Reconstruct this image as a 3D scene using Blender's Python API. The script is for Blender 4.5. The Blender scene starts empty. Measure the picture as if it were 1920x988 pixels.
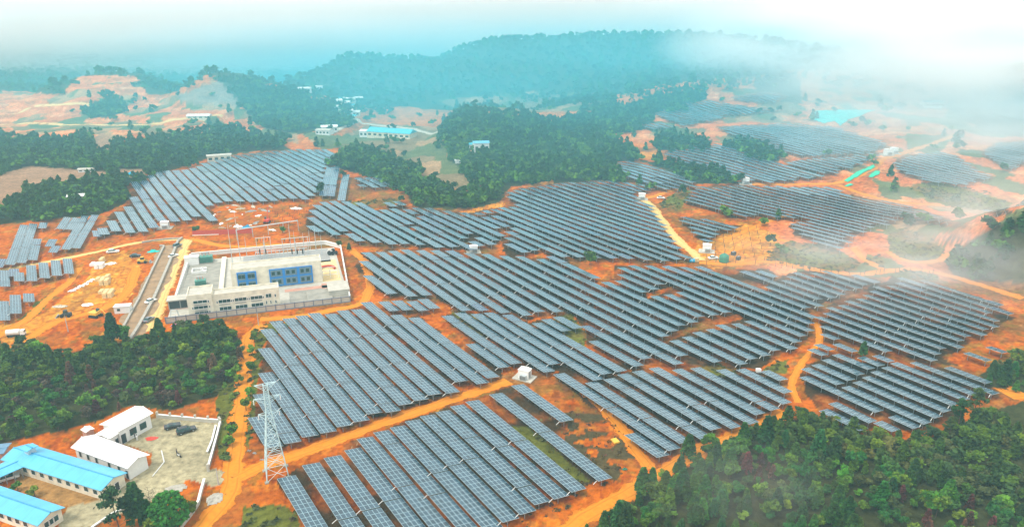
import bpy, bmesh, math, random
import numpy as np
from mathutils import Vector, Matrix
random.seed(7); rng = np.random.default_rng(7)
SC = bpy.context.scene
COL = SC.collection

# ------------------------------------------------------------------ camera, sky, sun, exposure
F_PX, HCAM = 1350.0, 104.0
PITCH = math.atan(484 / F_PX)
cam_d = bpy.data.cameras.new('camera'); cam = bpy.data.objects.new('camera', cam_d); COL.objects.link(cam)
cam.location = (0, 0, HCAM); cam.rotation_euler = (math.pi / 2 - PITCH, 0, 0)
cam_d.sensor_width = 36; cam_d.lens = 36 * F_PX / 1920; cam_d.clip_start = 1; cam_d.clip_end = 12000
SC.camera = cam
SUN_EL, SUN_AZ = 58, 235          # high veiled sun behind the left shoulder
w = bpy.data.worlds.new('World'); SC.world = w; w.use_nodes = True
nt = w.node_tree; bg = nt.nodes['Background']
sky = nt.nodes.new('ShaderNodeTexSky'); sky.sky_type = 'NISHITA'; sky.sun_disc = False
sky.sun_elevation = math.radians(SUN_EL); sky.sun_rotation = math.radians(SUN_AZ); sky.altitude = 300
tc = nt.nodes.new('ShaderNodeTexCoord'); cn = nt.nodes.new('ShaderNodeTexNoise'); cn.inputs['Scale'].default_value = 2.2
cn.inputs['Detail'].default_value = 5
cr_ = nt.nodes.new('ShaderNodeValToRGB'); cr_.color_ramp.elements[0].position = .35; cr_.color_ramp.elements[1].position = .65
cr_.color_ramp.elements[0].color = (.62, .62, .62, 1); cr_.color_ramp.elements[1].color = (.95, .95, .95, 1)
mx = nt.nodes.new('ShaderNodeMix'); mx.data_type = 'RGBA'
nt.links.new(tc.outputs['Generated'], cn.inputs['Vector']); nt.links.new(cn.outputs['Fac'], cr_.inputs['Fac'])
nt.links.new(cr_.outputs['Color'], mx.inputs['Factor']); nt.links.new(sky.outputs['Color'], mx.inputs['A'])
mx.inputs['B'].default_value = (11.0, 10.7, 10.2, 1)
nt.links.new(mx.outputs['Result'], bg.inputs['Color']); bg.inputs['Strength'].default_value = 0.092
sl = bpy.data.lights.new('sun', 'SUN'); sl.energy = 1.5; sl.angle = math.radians(14); sl.color = (1, .93, .82)
sun = bpy.data.objects.new('sun', sl); COL.objects.link(sun)
sun.rotation_euler = (math.radians(90 - SUN_EL), 0, math.radians(180 - SUN_AZ))
vs = SC.view_settings; vs.view_transform = 'Standard'; vs.look = 'None'; vs.gamma = 1; vs.exposure = 0.95
SC.cycles.use_denoising = True
SC.cycles.max_bounces = 6; SC.cycles.volume_bounces = 2; SC.cycles.diffuse_bounces = 2; SC.cycles.glossy_bounces = 2
SC.cycles.transparent_max_bounces = 8

# ------------------------------------------------------------------ ground shape
def ray(px, py):
    px = np.asarray(px, float); py = np.asarray(py, float)
    dx = (px - 960) / F_PX; dy = -(py - 494) / F_PX
    return dx, math.cos(PITCH) + dy * math.sin(PITCH), -math.sin(PITCH) + dy * math.cos(PITCH)
def project(x, y, z):
    zc = y * math.cos(PITCH) - (z - HCAM) * math.sin(PITCH)
    yc = y * math.sin(PITCH) + (z - HCAM) * math.cos(PITCH)
    zc = np.maximum(zc, 1e-3)
    return 960 + F_PX * x / zc, 494 - F_PX * yc / zc
def _hash(ix, iy, s):
    n = (ix * 374761393 + iy * 668265263 + s * 1442695041) & 0x7fffffff
    n = ((n ^ (n >> 13)) * 1274126177) & 0x7fffffff
    return ((n ^ (n >> 16)) & 0xffff) / 65535.0
def vnoise(x, y, s=0):
    x = np.asarray(x, float); y = np.asarray(y, float)
    ix = np.floor(x).astype(np.int64); iy = np.floor(y).astype(np.int64); fx = x - ix; fy = y - iy
    fx = fx * fx * (3 - 2 * fx); fy = fy * fy * (3 - 2 * fy)
    return ((_hash(ix, iy, s) * (1 - fx) + _hash(ix + 1, iy, s) * fx) * (1 - fy) + (_hash(ix, iy + 1, s) * (1 - fx) + _hash(ix + 1, iy + 1, s) * fx) * fy)
def fbm(x, y, s=0, o=3):
    r = 0; a = 1; t = 0
    for k in range(o):
        r = r + a * vnoise(np.asarray(x) * 2 ** k, np.asarray(y) * 2 ** k, s + k); t += a; a *= .5
    return r / t
# crests of the hills: (photo column, photo row, metres away), width of the near slope, of the far slope
RIDGES = [
 ([(420,215,700),(480,182,800),(560,152,880),(640,114,940),(730,118,980),(830,116,1000),(900,90,1020),(1000,77,1020),(1130,63,1010),(1250,67,990),(1330,63,960),(1420,76,940),(1500,98,930),(1650,125,920),(1950,150,900),(2500,170,880)], 230, 260),
 ([(350,95,2000),(500,88,1950),(620,75,1950),(700,52,2000),(780,62,2000),(850,48,2000),(1000,56,2100),(1200,52,2200)], 450, 400),
 ([(-500,95,1500),(0,92,1400),(100,98,1350),(200,105,1300),(300,113,1300),(400,132,1300),(480,160,1300),(560,190,1200)], 300, 300),
 ([(-500,180,850),(0,165,850),(50,177,830),(110,183,820),(150,147,860),(200,140,880),(250,142,860),(275,168,820),(330,178,800),(400,192,760),(450,220,700),(490,262,640)], 250, 100),
 ([(330,190,800),(370,162,780),(405,145,780),(470,152,780),(560,178,740),(630,200,700),(670,245,640)], 110, 110),
 ([(770,320,500),(830,238,640),(880,208,650),(950,214,650),(1040,214,680),(1110,207,700),(1200,202,720),(1260,192,760),(1330,172,800),(1400,190,790)], 140, 100),
 ([(1750,500,300),(1780,475,300),(1815,452,295),(1860,430,290),(1920,400,285),(2060,370,280),(2400,330,270)], 45, 60)]
RG = []
for pts, wf, wb in RIDGES:
    a = []
    for px, py, Y in pts:
        dx, dyy, dz = ray(px, py); t = Y / dyy
        a.append((float(dx * t), Y, float(max(HCAM + dz * t, 0))))
    a = np.array(a); a = a[np.argsort(a[:, 0])]; RG.append((a, wf, wb))
def height(x, y):
    x = np.asarray(x, float); y = np.asarray(y, float)
    z = np.zeros(np.broadcast(x, y).shape)
    for a, wf, wb in RG:
        yc = np.interp(x, a[:, 0], a[:, 1]); zc = np.interp(x, a[:, 0], a[:, 2])
        edge = np.clip(np.minimum(x - a[0, 0] + 60, a[-1, 0] + 60 - x) / 60, 0, 1)
        d = y - yc; k = np.exp(-(d / np.where(d < 0, wf, wb)) ** 2 * 2.2)
        b = zc * k * edge
        z = np.maximum(z, b) + .12 * np.minimum(z, b)
    qd = np.clip((-90 - x) / 60, 0, 1) * np.clip((y - 560) / 60, 0, 1) * np.clip((940 - y) / 60, 0, 1); zt = z / 5.5 + .5 * fbm(x / 70., y / 70., 13); ft = zt - np.floor(zt); z = z + qd * 5.5 * (np.clip((ft - .35) / .3, 0, 1) - ft) * .8
    z = z + 20 * np.clip((y - 390) / 400, 0, 1.1) * np.clip((x - 20) / 130, 0, 1) * np.clip((930 - y) / 150, 0, 1)
    far = np.clip((y - 330) / 350, 0, 1)
    z = z + far * 16 * (fbm(x / 130., y / 130., 3) - .5) * np.clip(z / 20 + .35, 0, 1) + far * 5 * (fbm(x / 28., y / 28., 9) - .5)
    flat = np.clip((np.hypot((x + 102) / 1.0, y - 268) - 56) / 25, 0, 1) * np.clip((np.hypot(x + 95, y - 152) - 32) / 15, 0, 1)
    z = z + flat * np.clip((y - 100) / 120, 0, 1) * 2.4 * (vnoise(x / 75., y / 75., 5) - .5)
    return z
def at(px, py, dz=0.0):
    """point of the ground (plus dz) seen in that direction"""
    dx, dyy, d3 = [float(v) for v in ray(px, py)]
    t = np.concatenate([np.arange(60, 700, 1.5), np.arange(700, 5000, 6)])
    f = HCAM + d3 * t - height(dx * t, dyy * t) - dz
    i = np.argmax(f <= 0) if (f <= 0).any() else len(t) - 1
    lo, hi = t[max(i - 1, 0)], t[i]
    for _ in range(18):
        m = (lo + hi) / 2
        if HCAM + d3 * m - float(height(dx * m, dyy * m)) - dz <= 0: hi = m
        else: lo = m
    return Vector((dx * hi, dyy * hi, HCAM + d3 * hi))
def hz(x, y): return float(height(x, y))
CROPS = dict(A3=(960,730,3.829), C1=(460,560,7.6), C2=(460,680,5.812), C3=(700,560,6.586), C4=(700,690,6.586), C5=(660,455,6.586), C6=(900,460,6.586),
 C7=(960,590,6.586), D2=(1020,670,4.94), D3=(1280,670,4.94), D4=(1480,640,4.571), E1=(300,430,5.2), E2=(480,430,5.2), E3=(0,820,5.88),
 E4=(120,750,5.2), E6=(0,390,4.295), D8=(220,280,4.364))
def c(tag, x, y):
    o = CROPS[tag]; return (o[0] + x / o[2], o[1] + y / o[2])
def P(s): return [tuple(float(v) for v in q.split(',')) for q in s.split()]
def inpoly(px, py, poly):
    px = np.asarray(px, float); py = np.asarray(py, float)
    r = np.zeros(px.shape, bool); n = len(poly)
    xs = [q[0] for q in poly]; ys = [q[1] for q in poly]
    bb = (px >= min(xs)) & (px <= max(xs)) & (py >= min(ys)) & (py <= max(ys))
    if not bb.any(): return r
    X = px[bb]; Y = py[bb]; q = np.zeros(X.shape, bool)
    for i in range(n):
        x1, y1 = poly[i]; x2, y2 = poly[i - 1]
        if y1 == y2: continue
        q ^= ((y1 > Y) != (y2 > Y)) & (X < (x2 - x1) * (Y - y1) / (y2 - y1) + x1)
    r[bb] = q
    return r

# ------------------------------------------------------------------ materials
def nodes(name):
    m = bpy.data.materials.new(name); m.use_nodes = True
    return m, m.node_tree, m.node_tree.nodes['Principled BSDF']
def mat(name, col, rough=.75, metal=0, noise=.18, scale=1.5, bump=0.0, spec=.3):
    m, t, b = nodes(name); L = t.links
    tx = t.nodes.new('ShaderNodeTexCoord'); n = t.nodes.new('ShaderNodeTexNoise'); n.inputs['Scale'].default_value = scale; n.inputs['Detail'].default_value = 6
    r = t.nodes.new('ShaderNodeMapRange'); r.inputs['From Min'].default_value = .3; r.inputs['From Max'].default_value = .7
    r.inputs['To Min'].default_value = 1 - noise; r.inputs['To Max'].default_value = 1 + noise * .6
    mu = t.nodes.new('ShaderNodeVectorMath'); mu.operation = 'SCALE'; mu.inputs[0].default_value = col[:3]
    L.new(tx.outputs['Object'], n.inputs['Vector']); L.new(n.outputs['Fac'], r.inputs['Value']); L.new(r.outputs['Result'], mu.inputs['Scale'])
    L.new(mu.outputs['Vector'], b.inputs['Base Color'])
    b.inputs['Roughness'].default_value = rough; b.inputs['Metallic'].default_value = metal; b.inputs['Specular IOR Level'].default_value = spec
    if bump:
        bp = t.nodes.new('ShaderNodeBump'); bp.inputs['Strength'].default_value = bump; bp.inputs['Distance'].default_value = .1
        L.new(n.outputs['Fac'], bp.inputs['Height']); L.new(bp.outputs['Normal'], b.inputs['Normal'])
    return m
M = {}
for nm, col, kw in [
 ('white_paint', (.72,.72,.69), dict(rough=.6, noise=.06)), ('cream_wall', (.70,.64,.50), dict(rough=.8, noise=.22, scale=.5)), ('concrete', (.29,.28,.24), dict(noise=.25, scale=.35, bump=.1)),
 ('pale_concrete', (.44,.42,.36), dict(noise=.15, scale=.5)), ('grey_frame', (.17,.19,.23), dict(noise=.1)), ('grey_wall', (.28,.28,.27), dict(noise=.15)),
 ('blue_cladding', (.02,.20,.55), dict(rough=.4, noise=.1)), ('roof_edge', (.05,.28,.5), dict(rough=.5)),
 ('glass_dark', (.015,.05,.05), dict(rough=.12, noise=.1, spec=.5)), ('steel', (.50,.56,.58), dict(rough=.45, metal=.4, noise=.1)), ('tower_steel', (.50,.66,.68), dict(rough=.5, metal=.2, noise=.15)),
 ('galvanised', (.36,.38,.38), dict(rough=.5, metal=.3)), ('dark_metal', (.03,.035,.04), dict(rough=.5)), ('black', (.012,.012,.014), dict(rough=.6)),
 ('car_black', (.015,.017,.022), dict(rough=.2, noise=.05, spec=.6)), ('car_white', (.8,.8,.78), dict(rough=.25, noise=.04, spec=.5)), ('car_grey', (.16,.17,.19), dict(rough=.25, noise=.04, spec=.5)),
 ('tyre', (.02,.02,.02), dict(rough=.9)), ('yellow_paint', (.72,.42,.04), dict(rough=.45)), ('red_paint', (.55,.05,.03), dict(rough=.5)), ('red_tarp', (.50,.07,.04), dict(noise=.3, scale=3)),
 ('pink_tarp', (.62,.24,.48), dict(noise=.3, scale=2)), ('teal_net', (.02,.52,.46), dict(noise=.25, scale=.2)), ('green_net', (.03,.5,.28), dict(noise=.2, scale=1)), ('blue_tarp', (.0,.42,.66), dict(noise=.2)), ('white_sheet', (.8,.8,.78), dict(noise=.12)),
 ('sand_pack', (.66,.5,.24), dict(noise=.2)), ('tank_green', (.02,.20,.12), dict(rough=.5)), ('green_steel', (.10,.30,.24), dict(rough=.5)), ('bark', (.09,.06,.04), dict(noise=.4, scale=3, rough=.95)),
 ('retaining_stone', (.36,.34,.29), dict(noise=.3, scale=1.2)), ('channel_mud', (.30,.19,.10), dict(noise=.3, scale=.3)), ('skin', (.45,.27,.18), dict()), ('cloth_dark', (.03,.03,.06), dict()), ('cloth_red', (.4,.05,.05), dict()), ('cloth_white', (.7,.7,.7), dict()),
 ('wood', (.36,.22,.10), dict(noise=.3, scale=3)), ('blue_plastic', (.03,.3,.5), dict()), ('brick_pink', (.50,.27,.2), dict(noise=.2, scale=.5)),
 ('rubble', (.5,.44,.34), dict(noise=.5, scale=2)), ('far_roof_teal', (.06,.42,.52), dict(rough=.5)), ('dark_soil', (.06,.045,.03), dict(noise=.4))]:
    M[nm] = mat(nm, col, **kw)
def corrugated(name, col, dirty=.15):
    """sheet roofing: ribs from the UV across the sheets, seams, faint stains"""
    m, t, b = nodes(name); L = t.links; N = t.nodes
    uv = N.new('ShaderNodeUVMap'); sp = N.new('ShaderNodeSeparateXYZ'); L.new(uv.outputs['UV'], sp.inputs['Vector'])
    w1 = N.new('ShaderNodeMath'); w1.operation = 'PINGPONG'; w1.inputs[1].default_value = .4; L.new(sp.outputs['X'], w1.inputs[0])
    bp = N.new('ShaderNodeBump'); bp.inputs['Strength'].default_value = .5; bp.inputs['Distance'].default_value = .12; L.new(w1.outputs[0], bp.inputs['Height'])
    n = N.new('ShaderNodeTexNoise'); n.inputs['Scale'].default_value = .35; n.inputs['Detail'].default_value = 8
    tx = N.new('ShaderNodeTexCoord'); L.new(tx.outputs['Object'], n.inputs['Vector'])
    r = N.new('ShaderNodeMapRange'); r.inputs['To Min'].default_value = 1 - dirty * 1.6; r.inputs['To Max'].default_value = 1 + dirty; L.new(n.outputs['Fac'], r.inputs['Value'])
    sm = N.new('ShaderNodeMath'); sm.operation = 'FRACT'; sc = N.new('ShaderNodeMath'); sc.operation = 'MULTIPLY'; sc.inputs[1].default_value = .25
    L.new(sp.outputs['X'], sc.inputs[0]); L.new(sc.outputs[0], sm.inputs[0])
    lt = N.new('ShaderNodeMath'); lt.operation = 'LESS_THAN'; lt.inputs[1].default_value = .05; L.new(sm.outputs[0], lt.inputs[0])
    ml = N.new('ShaderNodeMath'); ml.operation = 'MULTIPLY_ADD'; ml.inputs[1].default_value = -.12; L.new(lt.outputs[0], ml.inputs[0]); L.new(r.outputs['Result'], ml.inputs[2])
    mu = N.new('ShaderNodeVectorMath'); mu.operation = 'SCALE'; mu.inputs[0].default_value = col; L.new(ml.outputs[0], mu.inputs['Scale'])
    L.new(mu.outputs['Vector'], b.inputs['Base Color']); L.new(bp.outputs['Normal'], b.inputs['Normal']); b.inputs['Roughness'].default_value = .42
    return m
M['blue_roof'] = corrugated('blue_roof', (.09, .42, .64)); M['white_roof'] = corrugated('white_roof', (.86, .86, .84), .04); M['slate_roof'] = corrugated('slate_roof', (.10, .22, .34))

# ------------------------------------------------------------------ object helpers
def tag(o, label=None, cat=None, group=None, kind=None):
    if label: o['label'] = label
    if cat: o['category'] = cat
    if group: o['group'] = group
    if kind: o['kind'] = kind
    return o
def empty(name, loc, rz=0.0, label=None, cat=None, group=None):
    o = bpy.data.objects.new(name, None); COL.objects.link(o); o.location = loc; o.rotation_euler = (0, 0, rz); o.empty_display_size = .5
    return tag(o, label, cat, group)
class MB:
    def __init__(s): s.v = []; s.f = []; s.uv = None; s.mi = []
    def quad(s, a, b, c_, d, mi=0):
        n = len(s.v); s.v += [tuple(a), tuple(b), tuple(c_), tuple(d)]; s.f.append((n, n + 1, n + 2, n + 3)); s.mi.append(mi)
    def poly(s, pts, mi=0):
        n = len(s.v); s.v += [tuple(p) for p in pts]; s.f.append(tuple(range(n, n + len(pts)))); s.mi.append(mi)
    def box(s, x0, x1, y0, y1, z0, z1, mi=0, top=None):
        n = len(s.v); tx = 0 if top is None else top
        for z, k in ((z0, 0), (z1, tx)):
            s.v += [(x0 + k, y0 + k, z), (x1 - k, y0 + k, z), (x1 - k, y1 - k, z), (x0 + k, y1 - k, z)]
        for q in ((3, 2, 1, 0), (4, 5, 6, 7), (0, 1, 5, 4), (1, 2, 6, 5), (2, 3, 7, 6), (3, 0, 4, 7)):
            s.f.append(tuple(n + i for i in q)); s.mi.append(mi)
    def bar(s, a, b, r=.05, n=4, mi=0, r2=None):
        a = Vector(a); b = Vector(b); d = (b - a)
        if d.length < 1e-6: return
        d.normalize(); u = d.orthogonal().normalized(); v = d.cross(u); k = len(s.v); r2 = r if r2 is None else r2
        for p, rr in ((a, r), (b, r2)):
            for i in range(n):
                t = 2 * math.pi * i / n + math.pi / 4; s.v.append(tuple(p + (u * math.cos(t) + v * math.sin(t)) * rr))
        for i in range(n):
            j = (i + 1) % n; s.f.append((k + i, k + j, k + n + j, k + n + i)); s.mi.append(mi)
        s.f.append(tuple(k + i for i in reversed(range(n)))); s.f.append(tuple(k + n + i for i in range(n))); s.mi += [mi, mi]
    def lathe(s, prof, n=16, cx=0, cy=0, mi=0):
        k = len(s.v)
        for r, z in prof:
            for i in range(n): s.v.append((cx + r * math.cos(2 * math.pi * i / n), cy + r * math.sin(2 * math.pi * i / n), z))
        for a in range(len(prof) - 1):
            for i in range(n):
                j = (i + 1) % n; s.f.append((k + a * n + i, k + a * n + j, k + (a + 1) * n + j, k + (a + 1) * n + i)); s.mi.append(mi)
        s.f.append(tuple(k + i for i in reversed(range(n)))); s.f.append(tuple(k + (len(prof) - 1) * n + i for i in range(n))); s.mi += [mi, mi]
    def prism(s, prof, y0, y1, mi=0):
        """profile in x,z extruded along y"""
        k = len(s.v); n = len(prof)
        for y in (y0, y1): s.v += [(p[0], y, p[1]) for p in prof]
        for i in range(n):
            j = (i + 1) % n; s.f.append((k + i, k + j, k + n + j, k + n + i)); s.mi.append(mi)
        s.f.append(tuple(k + i for i in reversed(range(n)))); s.f.append(tuple(k + n + i for i in range(n))); s.mi += [mi, mi]
    def mesh(s, name, mats, smooth=False, uvfn=None):
        me = bpy.data.meshes.new(name); me.from_pydata(s.v, [], s.f)
        for m in (mats if isinstance(mats, (list, tuple)) else [mats]): me.materials.append(M[m] if isinstance(m, str) else m)
        me.polygons.foreach_set('material_index', s.mi)
        if smooth: me.polygons.foreach_set('use_smooth', [True] * len(s.f))
        if uvfn:
            ul = me.uv_layers.new(name='UVMap'); vi = np.zeros(len(me.loops), int); me.loops.foreach_get('vertex_index', vi)
            V = np.array(s.v)[vi]; ul.data.foreach_set('uv', uvfn(V).astype(np.float32).ravel())
        me.update(); return me
    def build(s, name, mats, parent=None, loc=None, rz=0, smooth=False, uvfn=None, bevel=0):
        o = bpy.data.objects.new(name, s.mesh(name, mats, smooth, uvfn)); COL.objects.link(o)
        if parent: o.parent = parent
        if loc is not None: o.location = loc; o.rotation_euler = (0, 0, rz)
        if bevel: b = o.modifiers.new('bevel', 'BEVEL'); b.width = bevel; b.segments = 2
        return o
def link_mesh(name, me, parent=None, loc=None, rot=None):
    o = bpy.data.objects.new(name, me); COL.objects.link(o)
    if parent: o.parent = parent
    if loc is not None: o.location = loc
    if rot is not None: o.rotation_euler = rot
    return o
def copy_tree(o, parent=None):
    k = o.copy(); COL.objects.link(k); k.parent = parent
    for ch in o.children: copy_tree(ch, k)
    return k
def raw_mesh(name, V, Fq, mats, mi=None, smooth=False, col=None, uv=None):
    """big mesh from numpy arrays of quads"""
    me = bpy.data.meshes.new(name); V = np.asarray(V, np.float32); Fq = np.asarray(Fq, np.int32); n = len(Fq)
    me.vertices.add(len(V)); me.vertices.foreach_set('co', V.ravel())
    me.loops.add(n * 4); me.loops.foreach_set('vertex_index', Fq.ravel())
    me.polygons.add(n); me.polygons.foreach_set('loop_start', np.arange(n, dtype=np.int32) * 4)
    for m in mats: me.materials.append(m)
    if mi is not None: me.polygons.foreach_set('material_index', np.asarray(mi, np.int32))
    me.polygons.foreach_set('use_smooth', np.full(n, smooth))
    me.update(calc_edges=True)
    if col is not None:
        ca = me.color_attributes.new('tint', 'FLOAT_COLOR', 'POINT'); cc = np.ones((len(V), 4), np.float32); cc[:, :3] = col; ca.data.foreach_set('color', cc.ravel())
    if uv is not None:
        ul = me.uv_layers.new(name='UVMap'); ul.data.foreach_set('uv', np.asarray(uv, np.float32).ravel())
    me.validate(); return me

# ------------------------------------------------------------------ where the solar fields lie (traced)
FIELDS = []     # (area phrase, kind, data)
rowsA = [(961,722,1051,793),(918.6,739,1121,902),(875.5,752,1072,926),(845.5,761,1041,939),(818,772,1008,954.5),(789,780,976,969),(759,790,944,983),(729,802,912,1003),(698,811,880,1012),(665,824,838,1024),(642,845,800,1036),(605,859,745,1046),(566,872,690,1060),(518,897,600,1030)]
rowsB = [(464.3,783,500,843),(475.5,739,535.7,838),(485,699,565.8,820.7),(485,652.8,602,816.8),(489,617,630,801),(507.4,602,666,796.5),(531,596.8,689.7,781),(556.7,591.6,722.8,776.5),(579,587,749,764),(611.3,588.3,782.7,759.5),(634.3,581.7,804.8,746),(661.3,579.7,837.4,741),(682.4,565.3,859.4,728.4),(728.8,591,889.8,725),(765,595.7,908.8,713.5),(785,590,840.5,638),(848,643,941.4,709.7),(873,645,940,692)]
rowsC = [(829,592,960.4,685),(849.6,587,1026.8,699.3),(880.7,589,1049.6,693),(908,586,1105.8,716.8),(941.4,590.4,1131.6,708.4),(995,606.7,1164.2,698.6),(1014.7,599,1051,622.6),(1036,594.6,1075.4,615.8)]
rowsF = [(1170.8,814.7,1235.6,860),(1035,702.4,1263,848),(1053.4,694,1288,835),(1133,710.5,1314.4,825),(1159.7,701.4,1339.7,812.7),(1187,696,1372,805.6),(1218,690,1405.5,797),(1254.8,695.3,1430,779),(1288,693,1453,767),(1342.8,694,1473,760),(1383,692,1475,742),(1425.7,696,1463,714.5)]
rowsD = [(80,310,800,628),(95,235,440,390),(445,395,1220,735),(185,205,535,346),(545,350,1310,685),(275,160,615,300),(620,310,1395,632),(365,115,700,250),(705,258,1435,575),(580,140,790,222),(790,225,1520,515),(710,125,870,185),(870,185,1640,495),(1030,185,1820,480),(1330,225,1720,375),(320,540,700,692),(240,600,615,758),(715,700,885,770),(845,650,1080,752),(150,70,310,135),(215,25,360,95),(370,25,560,100),(1495,100,1690,172),(1620,90,1760,142),(1680,50,1850,105),(1750,15,1890,65),(215,690,330,735)]
rowsD = [c('D4', a, b_) + c('D4', d, e) for a, b_, d, e in rowsD]
T_FRONT, T_LEFT, T_MID, T_F, T_D, T_G, T_R = ('front block below the dirt track', 'block beside the substation front wall', 'block above the nearest cabin', 'block above the lower right track', 'lower right block by the pines', 'big field right of the substation', 'misty right hand field')
FIELDS += [(T_FRONT, 'rows', rowsA), (T_LEFT, 'rows', rowsB), (T_MID, 'rows', rowsC), (T_F, 'rows', rowsF), (T_D, 'rows', rowsD)]
PG = P('674,472 760,466 870,473 950,480 1052,484 1078,497 1128,532 1150,520 1150,497 1290,499 1345,506 1440,505 1456,517 1452,530 1425,541 1440,540 1465,521 1480,512 1515,508 1578,511 1625,520 1655,529 1612,541 1580,547 1568,558 1546,567 1521,580 1521,602 1508,613 1519,628 1509,646 1465,666 1444,678 1420,690 1383,691 1340,690 1290,689 1250,692 1218,687 1187,694 1160,697 1120,666 1100,645 1092,622 1075,598 1050,583 1020,597 985,600 945,588 905,583 850,583 815,556 790,558 754,563 690,534 680,520 668,500')
HOLES = [P('1300,690 1350,682 1380,700 1330,712'), P('1385,588 1330,600 1260,625 1240,634 1250,640 1300,622 1392,598'), P('1210,552 1260,537 1262,543 1215,560')]
RGT = P('1525,584 1552,573 1584,562 1612,549 1637,536 1660,528 1672,516 1700,524 1740,528 1800,545 1860,563 1908,594 1880,607 1862,618 1848,628 1835,638 1808,650 1790,660 1765,668 1795,685 1740,678 1690,668 1640,660 1600,648 1535,632 1540,612')
FIELDS += [(T_MID, 'rows', [(683,566,699.5,582.5),(710,565,731,585),(734,563.6,758.7,584),(763,564.3,786,584.5),(783,560.5,807,581)]), (T_G, 'poly', PG), (T_R, 'poly', RGT)]
for ph, q in [('bright block above the substation', P('573,402 585,384 600,377 640,376 690,384 700,394 760,385 810,392 850,397 880,400 905,405 945,402 948,425 940,455 905,465 885,469 830,466 770,462 700,455 640,445 600,438 573,430')),
 ('hill block at upper left', P('237,343 290,322 350,317 374,307 390,302 430,292 480,287 540,281 600,280 642,290 645,296 612,308 604,325 598,345 590,362 575,373 540,375 500,380 440,378 410,381 386,388 400,398 412,418 390,414 370,404 350,415 320,418 300,414 283,426 262,438 232,438 176,441 176,430 190,420 215,395 243,380 240,360')),
 ('small group under the woods', P('663,333 690,332 742,341 742,350 690,353 668,350')), ('small group under the woods', P('712,378 740,376 762,386 730,391')),
 ('domed hill in the centre', P('940,362 975,352 1040,344 1130,339 1200,345 1225,351 1188,364 1194,374 1218,385 1240,420 1265,460 1288,487 1230,491 1150,488 1090,485 1040,480 1000,475 955,481 946,470 941,440 950,420 905,405 868,400 900,395 940,390 960,378')),
 ('far slope', P('1150,305 1185,302 1240,317 1300,340 1310,350 1250,356 1215,345 1165,330 1155,318')),
 ('far slope', P('1240,288 1300,270 1345,271 1400,286 1440,300 1520,322 1550,333 1500,338 1430,343 1400,338 1360,333 1310,318 1270,303')),
 ('far slope', P('1225,214 1260,197 1330,189 1400,200 1470,207 1400,213 1340,225 1280,237 1245,223')), ('far slope', P('1195,232 1230,230 1265,238 1220,243')),
 ('far slope', P('1340,238 1420,234 1480,232 1560,238 1650,264 1672,275 1620,290 1560,290 1500,294 1440,281 1390,262')),
 ('far slope', P('1470,305 1520,297 1600,291 1660,286 1600,315 1560,326 1500,325')), ('far slope', P('1672,306 1690,293 1760,285 1790,290 1830,315 1862,335 1800,348 1740,340 1690,325')),
 ('far slope', P('1840,290 1860,270 1940,262 1940,305 1890,320')), ('far slope', P('1370,183 1400,176 1440,172 1480,180 1460,192 1400,192')),
 ('slope right of the dome', P('1290,352 1380,346 1440,350 1560,351 1588,365 1700,386 1800,415 1812,430 1760,420 1700,414 1640,424 1600,445 1570,466 1540,460 1490,440 1480,422 1500,412 1440,406 1380,408 1340,395 1290,385 1278,372')),
 ('slope right of the dome', P('1265,405 1300,408 1345,416 1395,425 1350,440 1330,458 1310,450 1290,430')), ('slope right of the dome', P('1735,440 1770,447 1815,450 1770,460')), ('far slope', P('1830,392 1880,392 1915,398 1870,405'))]:
    FIELDS.append((ph, 'poly', q))

def hull(pts):
    pts = sorted(set(pts)); lo = []; up = []
    for seq, out in ((pts, lo), (pts[::-1], up)):
        for p in seq:
            while len(out) > 1 and (out[-1][0] - out[-2][0]) * (p[1] - out[-2][1]) - (out[-1][1] - out[-2][1]) * (p[0] - out[-2][0]) <= 0: out.pop()
            out.append(p)
    return lo[:-1] + up[:-1]
ROWGROUND = [q for _, k, q in FIELDS if k == 'poly']
ROWGROUND += [[(a, b_) for a, b_, _, _ in R] + [(d, e) for _, _, d, e in R][::-1] for R in (rowsA, rowsB, rowsC, rowsF)] + [hull([(a, b_) for a, b_, _, _ in rowsD[:19]] + [(d, e) for _, _, d, e in rowsD[:19]])]

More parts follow.
